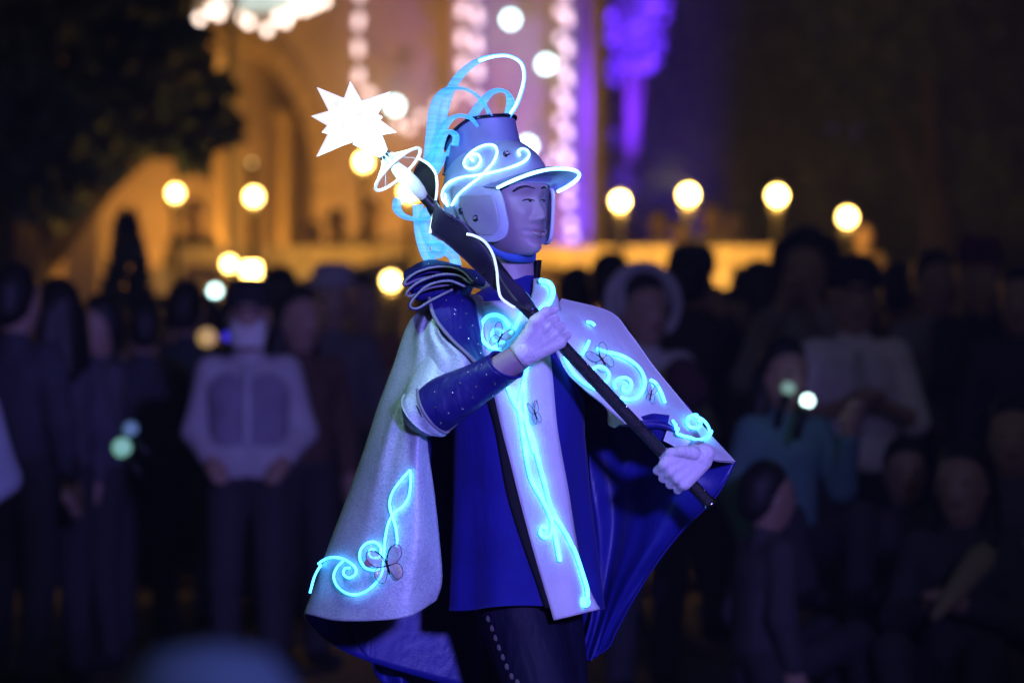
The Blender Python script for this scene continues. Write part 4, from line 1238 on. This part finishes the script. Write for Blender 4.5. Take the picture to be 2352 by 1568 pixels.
led([(1204, 872), (1206, 930), (1212, 985), (1226, 1040)], 50, 0.0033, tab_bvh, .010, 'led', tab)
led([(1272, 1170), (1268, 1198), (1266, 1224), (1252, 1234), (1241, 1224), (1245, 1209), (1256, 1214)], 50, 0.0033, tab_bvh, .010, 'led', tab)
mesh('led_end', *sphere(on(tab_bvh, 1339, 1383, .008), .011, 12, 8), M['led'], tab)
led(C2([(845, 330), (825, 380), (800, 440), (770, 480)]), 40, 0.0036, tab_bvh, .010, 'led', tab)
led(C2([(770, 440), (735, 395), (690, 375), (640, 388), (612, 440), (618, 510), (660, 555), (720, 572)]), 70, 0.0038, tab_bvh, .010, 'led', tab)
led(C2([(745, 525), (715, 530), (680, 515), (668, 480), (690, 455), (722, 465), (718, 492)]), 50, 0.0032, tab_bvh, .010, 'led', tab)
# pale shawl collar with its thick glowing tube right of the throat
g = surf([[(1225, 640, 62), (1248, 638, 70), (1270, 650, 50)], [(1222, 672, 96), (1252, 670, 112), (1284, 690, 70)], [(1212, 705, 122), (1248, 712, 138), (1290, 740, 84)], [(1205, 735, 138), (1240, 760, 146), (1280, 790, 96)]], 12, 20)
v, f, fm = shell(g, .004); shawl = mesh('shawl_collar', v, f, [M['white_felt']] * 2, perf, fmat=fm)
sb = bvh_of(shawl)
led([(1242, 650), (1257, 656), (1264, 673), (1258, 694), (1240, 714)], 40, 0.0053, sb, .011, 'led', shawl)

# ---- trousers, boots -------------------------------------------------------------------
tseg = px_segs([((1162, 1300, 26), 98, (1300, 1800, 62), 74), ((1300, 1800, 62), 74, (1228, 2150, 60), 56), ((1235, 1300, -45), 94, (1300, 1800, -60), 74), ((1300, 1800, -60), 74, (1203, 2150, -90), 56)])
tro = mesh('trousers', *sdf_mesh(tseg, .008, .008), M['trouser'], perf)
for d0, x0 in ((60, 1228), (-90, 1203)):
    mesh('boot', *sdf_mesh(px_segs([((x0, 2080, d0), 60, (x0 - 3, 2215, d0), 48), ((x0, 2226, d0), 46, (x0 + 110, 2240, d0 + 45), 33)]), .008, .01), M['black'], perf)
trb = bvh_of(tro)
studs_me = local_mesh('stud', sphere((0, 0, 0), .0026, 8, 6), M['stud'])
for x, y in ((1122, 1420), (1131, 1442), (1139, 1464), (1147, 1486), (1156, 1508), (1165, 1530), (1176, 1552), (1189, 1566)):
    c = on(trb, x, y, .0)
    mesh('braid', *sphere(c, (.006, .003, .007), 8, 6), M['braid'], tro)

# ---- back cape (long, lined with blue satin) -------------------------------------------
def rip(amp, fr, ph):
    return lambda u, v, x, y, d: (x + amp * .35 * v * math.cos(u * fr + ph), y, d + amp * (0.2 + v) * math.sin(u * fr + ph + v * .8))
sheet('back_cape', [
    [(985, 720, -60), (1080, 700, -130), (1200, 690, -160), (1320, 705, -150)],
    [(930, 950, -120), (1050, 950, -220), (1200, 950, -250), (1345, 950, -190)],
    [(860, 1200, -160), (1010, 1200, -270), (1200, 1200, -300), (1362, 1200, -220)],
    [(800, 1420, -160), (960, 1440, -290), (1180, 1450, -330), (1350, 1450, -250)],
    [(850, 1520, -200), (960, 1640, -300), (1160, 1700, -350), (1345, 1640, -270)]],
    [M['blue_satin'], M['silver']], perf, 90, 60, .004, rip(22, 26, .6))
# ---- near cape -------------------------------------------------------------------------
NEAR = [
 [(1250, 680, -70), (1040, 676, -20), (985, 690, 70), (998, 686, 120), (1014, 686, 150), (1030, 690, 165), (1045, 700, 160)],
 [(1230, 760, -130), (1000, 760, -70), (938, 745, 60), (957, 748, 140), (978, 752, 185), (998, 758, 205), (1016, 768, 208)],
 [(1220, 850, -160), (980, 850, -100), (902, 842, 60), (945, 846, 165), (990, 846, 225), (1042, 842, 245), (1094, 836, 220)],
 [(1210, 935, -180), (950, 935, -120), (869, 932, 55), (905, 938, 165), (940, 942, 212), (965, 946, 225), (985, 950, 215)],
 [(1190, 1020, -200), (920, 1020, -130), (841, 1018, 50), (878, 1022, 165), (915, 1024, 208), (950, 1024, 218), (983, 1020, 196)],
 [(1170, 1130, -220), (890, 1130, -140), (802, 1128, 46), (850, 1134, 165), (900, 1136, 215), (950, 1136, 220), (998, 1130, 188)],
 [(1150, 1245, -235), (850, 1245, -150), (758, 1243, 40), (820, 1250, 165), (884, 1254, 222), (950, 1252, 222), (1010, 1240, 180)],
 [(1120, 1370, -245), (820, 1370, -155), (717, 1358, 36), (790, 1368, 165), (862, 1372, 226), (936, 1366, 224), (1016, 1330, 174)],
 [(1090, 1590, -240), (800, 1500, -150), (697, 1414, 30), (768, 1424, 160), (850, 1425, 224), (938, 1415, 222), (1004, 1378, 170)]]
def near_rip(u, v, x, y, d):
    f = math.sin(u * 15 + 1.2 * v) * 13 * min(1, v * 2.5) * (1 - .55 * v) + math.sin(u * 33 + 2 + v * 3) * 5 * (1 - v)
    return x, y, d + f
ncape = sheet('cape_panel', NEAR, [M['silver'], M['blue_satin']], perf, 80, 90, .004, near_rip)
ncape['label'] = 'silver near side of the cape'
ncb = bvh_of(ncape)
led(C3([(120, 902), (150, 802), (198, 735), (262, 712), (325, 728), (372, 765), (374, 800), (340, 822), (312, 800), (320, 772), (345, 768)]), 110, 0.0026, ncb, .0095, 'led', ncape)
led(C3([(312, 730), (275, 770), (260, 820), (285, 875), (345, 910), (410, 902), (468, 862), (512, 800), (522, 720), (530, 620), (548, 530), (580, 470), (625, 435), (658, 380), (668, 310), (666, 240)]), 150, 0.0026, ncb, .0095, 'led', ncape)
led(C3([(666, 240), (615, 295), (572, 360), (556, 420), (565, 480), (585, 550), (592, 620), (588, 655)]), 80, 0.0025, ncb, .0095, 'led', ncape)
led(C3([(505, 700), (508, 660), (478, 630), (435, 635), (403, 670), (398, 720), (425, 765), (470, 780), (500, 770)]), 80, 0.0026, ncb, .0095, 'led', ncape)
led(C3([(510, 690), (495, 712), (462, 712), (444, 690), (455, 668), (476, 672)]), 50, 0.0024, ncb, .0095, 'led', ncape)

# ---- far cape and its lining -----------------------------------------------------------
FAR = [
 [(1290, 685, -40), (1281, 700, 60), (1270, 716, 110), (1256, 735, 136)],
 [(1400, 715, -130), (1365, 736, 0), (1320, 765, 88), (1274, 792, 132)],
 [(1448, 766, -120), (1405, 800, 10), (1352, 835, 98), (1300, 852, 120)],
 [(1500, 838, -95), (1455, 865, 30), (1400, 885, 105), (1340, 892, 120)],
 [(1552, 902, -70), (1505, 918, 45), (1450, 930, 125), (1392, 936, 135)],
 [(1602, 962, -45), (1545, 968, 70), (1480, 974, 140), (1402, 978, 140)],
 [(1640, 1006, -20), (1595, 1000, 95), (1545, 985, 150), (1480, 964, 150)],
 [(1668, 1036, 0), (1625, 1024, 115), (1580, 1008, 155), (1530, 975, 148)],
 [(1690, 1060, 10), (1642, 1056, 120), (1590, 1044, 155), (1524, 1012, 138)]]
fcape = sheet('cape_panel', FAR, [M['white_felt'], M['blue_satin']], perf, 50, 80, .004, lambda u, v, x, y, d: (x, y, d + 5 * math.sin(u * 11 + v * 6) * math.sin(math.pi * u)))
fcape['label'] = 'pale far side of the cape over the outstretched arm'
fcb = bvh_of(fcape)
led(C2([(1175, 600), (1195, 560), (1210, 525)]), 30, 0.0036, fcb, .010, 'led', fcape)
led(C2([(1255, 570), (1310, 590), (1375, 605), (1440, 635), (1495, 680), (1525, 740), (1522, 800), (1490, 848), (1440, 862), (1395, 850)]), 100, 0.0038, fcb, .010, 'led', fcape)
led(C2([(1368, 800), (1358, 770), (1380, 745), (1420, 738), (1450, 760), (1452, 795), (1430, 815), (1408, 806), (1412, 785)]), 70, 0.0034, fcb, .010, 'led', fcape)
led(C2([(1075, 610), (1100, 660), (1140, 715), (1195, 765), (1255, 800)]), 60, 0.0038, fcb, .010, 'led', fcape)
led(C2([(1230, 690), (1260, 672), (1300, 680), (1328, 715), (1320, 750), (1290, 765)]), 60, 0.0034, fcb, .010, 'led', fcape)
led(C2([(1560, 750), (1590, 770), (1620, 820), (1642, 878)]), 40, 0.0034, fcb, .010, 'led', fcape)
led(C2([(1690, 985), (1725, 1035), (1775, 1072), (1835, 1092), (1885, 1080), (1908, 1045), (1898, 1000), (1862, 962), (1815, 950), (1778, 968), (1772, 1000), (1795, 1026), (1832, 1024), (1848, 998), (1830, 980)]), 140, 0.0033, fcb, .010, 'led', fcape)
led(C2([(1200, 420), (1225, 425), (1240, 438)]), 20, 0.0036, fcb, .010, 'led', fcape)
lin = sheet('cape_lining', [
 [(1335, 860, -130), (1440, 920, -120), (1560, 985, -90), (1688, 1062, -10)],
 [(1345, 960, -150), (1440, 1010, -130), (1545, 1062, -60), (1642, 1142, 20)],
 [(1352, 1050, -170), (1430, 1090, -140), (1505, 1135, -90), (1570, 1214, -40)],
 [(1358, 1150, -180), (1415, 1190, -150), (1465, 1230, -110), (1508, 1292, -80)],
 [(1362, 1260, -190), (1395, 1300, -160), (1425, 1330, -130), (1453, 1378, -110)],
 [(1360, 1400, -190), (1378, 1410, -170), (1396, 1425, -150), (1416, 1447, -130)],
 [(1330, 1522, -190), (1350, 1518, -175), (1374, 1505, -160), (1392, 1490, -150)]],
 [M['blue_satin'], M['silver']], perf, 70, 80, .004, lambda u, v, x, y, d: (x, y, d + (22 * math.sin(u * 8.5 + v * 3.2 + .8 * math.sin(v * 7)) + 9 * math.sin(u * 19 + 2.5 * math.sin(v * 5 + u * 3))) * (.35 + .65 * math.sin(math.pi * min(1, v * 1.2 + .1)))))
mesh('lining_edge', *tube([V(*q) for q in crom([(1688, 1062, -8), (1642, 1142, 22), (1570, 1214, -38), (1508, 1292, -78), (1453, 1378, -108), (1416, 1447, -128), (1392, 1490, -148), (1330, 1522, -188)], 60)], .0026, 6), M['blue'], lin)
# sleeve of the outstretched arm
mesh('sleeve', *sdf_mesh(px_segs([((1385, 815, -140), 46, (1546, 966, -140), 42), ((1546, 966, -140), 42, (1604, 1040, 50), 34)]), .008, .01), M['blue'], perf)
sl = surf([[(1466, 958, 120), (1500, 950, 150), (1538, 953, 130)], [(1470, 990, 110), (1505, 985, 140), (1532, 985, 128)], [(1490, 1022, 100), (1508, 1016, 120), (1524, 1012, 116)]], 14, 14)
v, f, fm = shell(sl, .003); mesh('sleeve_lining', v, f, [M['blue']] * 2, perf, fmat=fm)

# ---- lapel, gauntlet, bow --------------------------------------------------------------
LAP = [[(988, 684, 172), (1030, 676, 172), (1075, 674, 140)], [(992, 706, 196), (1040, 702, 188), (1092, 694, 152)], [(1000, 728, 208), (1048, 728, 194), (1098, 730, 160)],
       [(1016, 752, 222), (1062, 756, 204), (1104, 764, 168)], [(1042, 782, 232), (1076, 788, 208), (1108, 796, 176)], [(1070, 808, 240), (1092, 812, 214), (1112, 818, 182)], [(1099, 837, 245), (1106, 837, 220), (1116, 838, 188)]]
lap = sheet('lapel', LAP, [M['navy_satin']] * 2, perf, 24, 40, .004)
mesh('piping', *tube([V(*q) for q in crom([(x - 2, y, d + 3) for (x, y, d) in [r[0] for r in LAP]], 50)], .0038, 8), M['piping'], lap)
lapb = bvh_of(lap)
for x, y in ((1012, 704), (1045, 712), (1025, 735), (1044, 722), (1070, 720), (1056, 752), (1084, 748), (1024, 690), (1060, 690), (1076, 778), (1098, 726), (1096, 790), (1103, 812)):
    c = on(lapb, x, y, .001, True)
    if c is not None: place('stud', studs_me, c, lap)
# gauntlet: flared studded cuff round the forearm
def forearm(rs, x0, x1, n=26, m=44):
    g = []
    a0, a1 = Vector((985, 946, 232)), Vector((1180, 826, 312))
    ax = (a1 - a0).normalized(); e1 = Vector((ax.y, -ax.x, 0)).normalized(); e2 = ax.cross(e1)
    for j in range(n):
        t = j / (n - 1); c = a0.lerp(a1, x0 + (x1 - x0) * t); r = np.interp(t, np.linspace(0, 1, len(rs)), rs)
        row = []
        for i in range(m):
            a = 2 * math.pi * i / m
            w = 1 + .035 * math.sin(3 * a + 6 * t)
            sk = -18 * math.sin(a + 2.2) * t
            q = c + (e1 * math.cos(a) + e2 * math.sin(a)) * r * w + ax * sk
            row.append(V(*q))
        g.append(row)
    return g
g = forearm([60, 59, 55, 49, 44, 40], .0, .90)
v, f, fm = shell(g, .004, closed_u=True)
gau = mesh('gauntlet', v, f, [M['navy_satin'], M['black']], perf, fmat=fm)
mesh('gauntlet_edge', *tube([Vector(p) for p in crom([list(p) for p in g[-1]] + [list(g[-1][0])], 60)], .0022, 6, caps=False), M['blue'], gau)
g2 = forearm([61, 63, 65], .045, -.06, 8)
v, f, fm = shell(g2, .004, closed_u=True)
cu = mesh('sleeve_cuff', v, f, [M['silver'], M['silver']], perf, fmat=fm)
mesh('cuff_edge', *tube([Vector(p) for p in crom([list(p) for p in g2[0]] + [list(g2[0][0])], 60)], .0032, 6, caps=False), M['piping'], cu)
mesh('upper_sleeve', *sdf_mesh(px_segs([((1048, 760, 112), 68, (1002, 905, 190), 60), ((1002, 905, 190), 60, (985, 940, 215), 60)]), .008, .01), M['silver'], perf)
gab = bvh_of(gau)
for x, y in ((998, 900), (1000, 935), (1012, 970), (1026, 993), (1040, 902), (1056, 880), (1062, 938), (1093, 888), (1085, 912), (1118, 860), (1122, 935), (1110, 962), (1060, 985), (1136, 880), (1150, 830), (1106, 838), (1075, 855), (1130, 908), (1088, 965), (1030, 948)):
    c = on(gab, x, y, .001, True)
    if c is not None: place('stud', studs_me, c, gau)
# bow: folded loops with pale piped edges
knot = (1078, 640, 168)
LOOPS = [((930, 612), (945, 628), 20, 150), ((922, 640), (955, 640), 16, 130), ((928, 668), (965, 655), 14, 170), ((950, 690), (985, 668), 12, 190)]
def bow_loop(path, width, name='bow_loop'):
    s = crom(path, 44)
    g = [[V(x, y, d + width * q) for q in (-.5, 0, .5)] for x, y, d in s]
    v, f, fm = shell(g, .004)
    o = mesh(name, v, f, [M['navy_satin']] * 2, perf, fmat=fm)
    mesh('piping', *tube([V(x, y, d + width * .5 + 2) for x, y, d in s], .0024, 7), M['piping'], o)
    return o
bows = [
 bow_loop([(1088, 650, 170), (1060, 622, 172), (1015, 612, 172), (965, 622, 165), (934, 642, 160), (930, 654, 155), (965, 640, 140), (1015, 634, 140), (1065, 645, 150)], 90),
 bow_loop([(1082, 652, 182), (1050, 632, 184), (1005, 632, 184), (958, 650, 176), (934, 672, 172), (944, 680, 165), (985, 662, 158), (1040, 652, 160)], 84),
 bow_loop([(1068, 658, 192), (1030, 645, 194), (985, 655, 190), (955, 680, 186), (942, 702, 180), (958, 708, 172), (990, 690, 170), (1040, 664, 176)], 80)]
mesh('bow_core', *sdf_mesh(px_segs([((962, 642, 116), 24, (1060, 642, 124), 28), ((968, 672, 124), 20, (1050, 668, 134), 26)]), .006, .01), M['navy_satin'], perf)
top = surf([[(928, 622, 60), (985, 596, 40), (1060, 610, 20)], [(926, 636, 130), (985, 608, 140), (1062, 620, 120)], [(934, 650, 165), (990, 624, 176), (1075, 640, 170)]], 26, 16)
v, f, fm = shell(top, .004); bt = mesh('bow_top', v, f, [M['navy_satin']] * 2, perf, fmat=fm)
tail = surf([[(1050, 612, 150), (1090, 620, 150), (1118, 636, 140)], [(1052, 632, 176), (1088, 642, 172), (1116, 652, 160)], [(1060, 652, 184), (1090, 656, 178), (1112, 660, 166)]], 16, 14)
v, f, fm = shell(tail, .004); btl = mesh('bow_tail', v, f, [M['navy_satin']] * 2, perf, fmat=fm)
mesh('piping', *tube([V(*q) for q in crom([(1060, 654, 188), (1090, 658, 182), (1113, 661, 170), (1120, 640, 145)], 24)], .0026, 6), M['piping'], btl)
bb = bvh_of(bt, btl)
for x, y, p_ in ((960, 626, bt), (985, 608, bt), (1020, 610, bt), (1045, 622, bt), (1072, 630, btl), (1095, 640, btl), (1080, 648, btl)):
    c = on(bb, x, y, .001, True)
    if c is not None: place('stud', studs_me, c, p_)

# ---- butterflies pinned to the cloth ---------------------------------------------------
def irid():
    m = bpy.data.materials.new('iridescent_film'); n, l = nodes_of(m); b = n['Principled BSDF']
    tc = n.new('ShaderNodeTexCoord'); nz = n.new('ShaderNodeTexNoise'); nz.inputs['Scale'].default_value = 45; nz.inputs['Detail'].default_value = 2
    l.new(tc.outputs['Object'], nz.inputs['Vector'])
    rp = n.new('ShaderNodeValToRGB'); el = rp.color_ramp.elements
    el[0].position = .32; el[0].color = (.35, .7, .75, 1); el[1].position = .7; el[1].color = (.95, .9, .5, 1)
    e = el.new(.45); e.color = (.6, .75, .7, 1); e = el.new(.56); e.color = (.7, .4, .5, 1)
    l.new(nz.outputs[0], rp.inputs[0]); l.new(rp.outputs[0], b.inputs['Base Color'])
    b.inputs['Roughness'].default_value = .12; b.inputs['Metallic'].default_value = .0; b.inputs['Alpha'].default_value = .6
    bp = n.new('ShaderNodeBump'); bp.inputs['Strength'].default_value = .6; bp.inputs['Distance'].default_value = .01
    l.new(nz.outputs[0], bp.inputs['Height']); l.new(bp.outputs[0], b.inputs['Normal'])
    return m
M['film'] = irid()
M['pink_film'] = mat('pink_film', (0.75, 0.30, 0.38), 0.3)
def butterfly(bvh, c, ang, s, open_=1.0, off=.012):
    c3 = on(bvh, c[0], c[1], off)
    ca, sa = math.cos(ang), math.sin(ang)
    def B(x, y, z=0): return c3 + Vector(((x * ca - y * sa) * s, -z * s, (x * sa + y * ca) * s))
    b = mesh('butterfly', *tube([B(0, -.5, .1), B(0, 0, .14), B(0, .45, .1)], [.05 * s, .08 * s, .05 * s], 8), M['black'], perf)
    for sd in (-1, 1):
        for outl, nm in (([(0, .05), (.25, .75), (.7, 1.15), (1.05, 1.0), (1.0, .5), (.6, .1)], 'wing'), ([(0, 0), (.6, .05), (.85, -.3), (.75, -.75), (.4, -.9), (.15, -.5)], 'wing')):
            pts = crom([list(q) for q in outl] + [list(outl[0])], 30)[:-1]
            vs = [B(sd * .3 * open_, .2 if outl[1][1] > 0 and outl[2][1] > .5 else -.3, .22)] + [B(x * sd * open_, y, .1 + .35 * abs(x)) for x, y in pts]
            n = len(pts)
            mesh(nm, vs, [(0, 1 + i, 1 + (i + 1) % n) for i in range(n)], M['film'], b)
            mesh('wing_wire', *tube([Vector(q) for q in vs[1:]] + [vs[1]], .022 * s, 5), M['black'], b)
        # antenna curl with a coloured spot
        mesh('antenna', *tube([B(sd * .05, .45, .12), B(sd * .3, .9, .2), B(sd * .55, 1.15, .25)], .025 * s, 5), M['black'], b)
    return b
bf1 = butterfly(ncb, (892, 1300), .25, .033)
mesh('wing_spot', *sphere(on(ncb, 852, 1293, .016), (.009, .002, .009), 12, 8), M['pink_film'], bf1)
butterfly(tab_bvh, (1150, 778), -.5, .024, .8)
butterfly(tab_bvh, (1228, 950), .3, .022, .45)
butterfly(fcb, (1378, 830), .6, .026, .8)
butterfly(fcb, (1490, 912), -.2, .02, .5)

# ---- gloved hands ----------------------------------------------------------------------
SU = Vector((.667, .715, -.209))         # along the staff, towards its lower end
def staff_at(x): return Vector((x, 722 + (x - 1225) * 1.071, 300 - (x - 1245) * .3125))
def glove(W, C, v, thumb, spread=24, rw=24):
    W, C, v = Vector(W), Vector(C), Vector(v).normalized(); inw = Vector((0, 0, -1))
    segs = []
    rads = [9.8, 10.4, 9.8, 8.6]; ln = [1.0, 1.1, 1.03, .85]
    K = [C + SU * ((i - 1.5) * spread) for i in range(4)]
    for i in range(4):
        k = K[i]
        segs.append((W + SU * ((i - 1.5) * 9), rw - 4, k - v * 6, 15))
        j0 = k + Vector((0, 0, 4)); j1 = k + v * 20 * ln[i] + inw * 22 * ln[i]; j2 = j1 - v * 8 + inw * 34 * ln[i]; j3 = j2 - v * 34 * ln[i] + inw * 4
        segs += [(j0, rads[i] + 1.5, j1, rads[i]), (j1, rads[i], j2, rads[i] - 1), (j2, rads[i] - 1, j3, rads[i] - 2)]
    t = [Vector(q) for q in thumb]
    segs += [(t[0], 16, t[1], 12.5), (t[1], 12.5, t[2], 11), (t[2], 11, t[3], 9)]
    back = (W - C).normalized()
    segs.append((W, rw, W + back * 16, rw))
    return mesh('glove', *sdf_mesh([(tuple(V(*a)), ra / SC, tuple(V(*b)), rb / SC) for a, ra, b, rb in segs], .0019, .0014), M['glove'], perf)
hg = glove((1207, 806, 320), (1266, 756, 336), (.745, -.667, 0), [(1214, 770, 334), (1228, 738, 348), (1254, 716, 338), (1276, 710, 318)])
# cuff band of the near glove
def ring(c, ax, r, h, name, m, parent):
    c, ax = Vector(c), Vector(ax).normalized(); e1 = ax.orthogonal().normalized(); e2 = ax.cross(e1); g = []
    for t in (-.5, -.17, .17, .5):
        g.append([V(*(c + ax * h * t + (e1 * math.cos(a) + e2 * math.sin(a)) * (r + (1.2 if abs(t) < .3 else 0)))) for a in np.linspace(0, 2 * math.pi, 28, endpoint=False)])
    v, f, fm = shell(g, .002, closed_u=True)
    return mesh(name, v, f, [m] * 2, parent, fmat=fm)
ring((1203, 810, 318), (.80, -.60, .05), 31, 34, 'glove_cuff', M['glove'], perf)
glove((1606, 1050, 206), (1547, 1090, 228), (-.73, .68, 0), [(1592, 1040, 228), (1566, 1036, 240), (1540, 1040, 236), (1522, 1050, 216)], 22, 24)

# ================================================================== the star staff
M['staff'] = mat('staff_black', (0.014, 0.014, 0.018), 0.38, 0.0, 0.3, 40, 0.1, 200)
M['wrap'] = mat('staff_wrap', (0.012, 0.012, 0.015), 0.5, 0.0, 0.4, 60, 0.5, 300)
M['lily'] = mat('horn_black', (0.045, 0.04, 0.075), 0.24, 0.2, 0.2, 20, coat=0.4)
M['clear'] = clear_mat('clear_plastic', (0.5, 0.65, 0.75), 0.08, 0.05)
M['frost'] = clear_mat('frosted_stem', (0.7, 0.8, 0.8), 0.55, 0.3, ((0.7, 0.95, 1.0), 0.35))
M['star'] = glow('star_white', (0.90, 0.96, 1.0), 9)
M['star_tip'] = glow('star_tip', (0.90, 0.90, 1.0), 0.98, (0.4, 0.4, 0.45))
M['edge'] = glow('edge_white', (0.62, 0.85, 1.0), 1.0)
sbase = V(*staff_at(1640))
staff = empty('star_staff', sbase, 'long black staff with a black horn, clear funnel and glowing white star', 'staff')
def SP(x): return V(*staff_at(x))
mesh('shaft', *tube([SP(x) for x in np.linspace(1120, 1300, 30)], [np.interp(x, [1120, 1180, 1240, 1300], [.024, .0165, .0130, .0125]) for x in np.linspace(1120, 1300, 30)], 14), M['staff'], staff)
xs = np.linspace(1296, 1628, 130)
mesh('grip_wrap', *tube([SP(x) for x in xs], .0125, 14, wob=.03), M['wrap'], staff)
mesh('end_cap', *tube([SP(x) for x in (1626, 1634, 1640)], [.015, .015, .006], 12), M['rivet'], staff)
for x in np.linspace(1310, 1610, 11):
    c = staff_at(x)
    place('stud', studs_me, V(c.x + 9, c.y - 8, c.z + 6), staff)
# black horn: a rolled petal, wide and open towards the star
def horn():
    """rows across the horn from the throat to the open lip; two free edges trimmed in light"""
    rows = [
     [(1213, 722, 318), (1222, 714, 326), (1232, 708, 322), (1238, 716, 310)],
     [(1163, 690, 330), (1180, 672, 352), (1196, 660, 350), (1206, 668, 322)],
     [(1118, 648, 342), (1136, 622, 374), (1146, 612, 372), (1150, 640, 330)],
     [(1070, 600, 352), (1098, 575, 396), (1120, 572, 392), (1140, 610, 340)],
     [(1020, 556, 356), (1056, 520, 408), (1080, 520, 402), (1118, 566, 350)],
     [(988, 535, 352), (1012, 488, 410), (1038, 500, 412), (1082, 543, 368)],
     [(992, 505, 350), (996, 462, 396), (1012, 474, 404), (1040, 512, 372)]]
    return rows
HR = horn()
hp = sheet('horn_petal', HR, [M['lily'], M['lily']], staff, 26, 50, .003)
HB = [[(1060, 560, 330), (1020, 500, 330), (1000, 460, 345)], [(1010, 520, 326), (995, 455, 330), (1003, 410, 340)], [(985, 490, 322), (975, 430, 320), (1000, 395, 328)], [(975, 465, 318), (955, 415, 312), (985, 376, 318)], [(972, 452, 316), (950, 400, 310), (966, 366, 312)]]
hb = sheet('horn_back', HB, [M['black'], M['black']], staff, 22, 30, .003)
mesh('edge_light', *tube([V(*q) for q in crom([(962, 364, 330), (985, 378, 345), (1001, 400, 352), (1004, 430, 356), (1000, 465, 358), (993, 505, 358), (988, 536, 356)], 80)], .0026, 7), M['edge'], hp)
mesh('edge_light', *tube([V(*q) for q in crom([(1072, 538, 418), (1090, 542, 420), (1114, 556, 412), (1132, 584, 398), (1141, 620, 384), (1144, 655, 372), (1150, 682, 362), (1168, 698, 348), (1182, 706, 340)], 80)], .0026, 7), M['edge'], hp)
# clear funnel: knot, flared skirt with a bright rim, inner shaft and a bulb standing in for lamp glow
ax_c = lambda x, k=0: staff_at(x)
def axis_ring(x, r, wav=0.0, n=40, tilt=0.0, squash=1.0):
    """ring round the staff axis at column x"""
    c = staff_at(x); e1 = Vector((.731, -.682, 0)); e2 = Vector((.14, .15, .98)).normalized()
    out = []
    for i in range(n):
        a = 2 * math.pi * i / n
        rr_ = r * (1 + wav * math.cos(8 * a))
        out.append(V(*(c + e1 * math.cos(a) * rr_ + e2 * math.sin(a) * rr_ * squash - SU * math.sin(a) * tilt)))
    return out
g = [axis_ring(x, r, w, tilt=tl) for x, r, w, tl in ((882, 11, .05, 0), (886, 12, .1, 2), (891, 17, .08, 6), (897, 28, .06, 13), (904, 46, .04, 23), (910, 62, .02, 30), (914, 69, .0, 33))]
v, f, fm = shell(g, .0018, closed_u=True)
fun = mesh('clear_funnel', v, f, [M['clear']] * 2, staff, fmat=fm)
mesh('funnel_rim', *tube([Vector(p) for p in crom([list(p) for p in g[-1]] + [list(g[-1][0])], 90)], .0030, 7, caps=False), M['edge'], fun)
for a in range(0, 40, 5):
    mesh('funnel_rib', *tube([Vector(r[a]) for r in g], .0008, 5), M['frost'], fun)
mesh('knot', *tube([SP(x) for x in np.linspace(876, 890, 9)], .0115, 12, wob=.16), M['rivet'], staff)
g = [axis_ring(x, r) for x, r in ((900, 9), (912, 15), (928, 19), (946, 20), (962, 17), (974, 11), (980, 5))]
v, f, fm = shell(g, .002, closed_u=True)
mesh('stem_glow', v, f, [M['frost']] * 2, staff, fmat=fm)  # frosted bulb, its glow partly stands in for the globe lamp behind
mesh('inner_shaft', *tube([SP(x) for x in np.linspace(895, 1125, 14)], [.010] * 7 + [.012, .014, .016, .018, .02, .022, .024], 12), M['staff'], staff)
g = [axis_ring(x, r) for x, r in ((838, 37), (850, 30), (862, 25), (876, 17), (882, 12))]
v, f, fm = shell(g, .002, closed_u=True)
mesh('star_stem', v, f, [M['frost']] * 2, staff, fmat=fm)
# many-pointed star
sc_ = Vector((813, 279, staff_at(813).z))
spikes = []
for tx, ty in ((804.6, 187), (896, 211), (910, 304), (727, 360), (715, 267), (728, 201)):
    spikes.append(Vector((tx, ty, sc_.z)) )
for tx, ty in ((878, 268), (739, 304)):
    dx, dy = tx - sc_.x, ty - sc_.y
    spikes.append(Vector((tx, ty, sc_.z + math.sqrt(max(0, 100 ** 2 - dx * dx - dy * dy)))))
for tx, ty, tz in ((830, 268, 98), (788, 300, 92), (800, 330, -80), (850, 240, -85), (770, 245, -80), (845, 335, 40), (780, 225, 70)):
    spikes.append(Vector((tx, ty, sc_.z + tz)))
vs, fs = sphere(V(*sc_), 44 / SC, 20, 14)
st = mesh('star', vs, fs, M['star'], staff)
for q in spikes:
    d = q - sc_; L = d.length; dn = d.normalized()
    mesh('star_point', *tube([V(*(sc_ + dn * L * t)) for t in (.22, .5, .75, .97, 1.0)], [r / SC for r in (34, 21, 11, 1.8, .5)], 10), M['star_tip'], st)
lamp('star_light', 'POINT', tuple(V(sc_.x + 25, sc_.y + 30, sc_.z + 60)), None, 10.0, (0.55, 1.0, 0.95), 0.05)

# ---- thin haze, added to spread the lamp glow and lift the blacks ----------------------------------------------------------------------
hz = mesh('haze', *box((0, 27.0, 5.6), (60.0, 64.0, 13.2)), M['asphalt'], None, (0, 0, 0), smooth=False)
tag(hz, kind='stuff')
hm = bpy.data.materials.new('added_haze'); hn, hl = nodes_of(hm)
for q in list(hn):
    if q.type != 'OUTPUT_MATERIAL': hn.remove(q)
hv_ = hn.new('ShaderNodeVolumePrincipled'); hv_.inputs['Color'].default_value = (0.62, 0.75, 1.0, 1); hv_.inputs['Density'].default_value = 0.0019
hl.new(hv_.outputs[0], hn['Material Output'].inputs['Volume'])
hz.data.materials[0] = hm
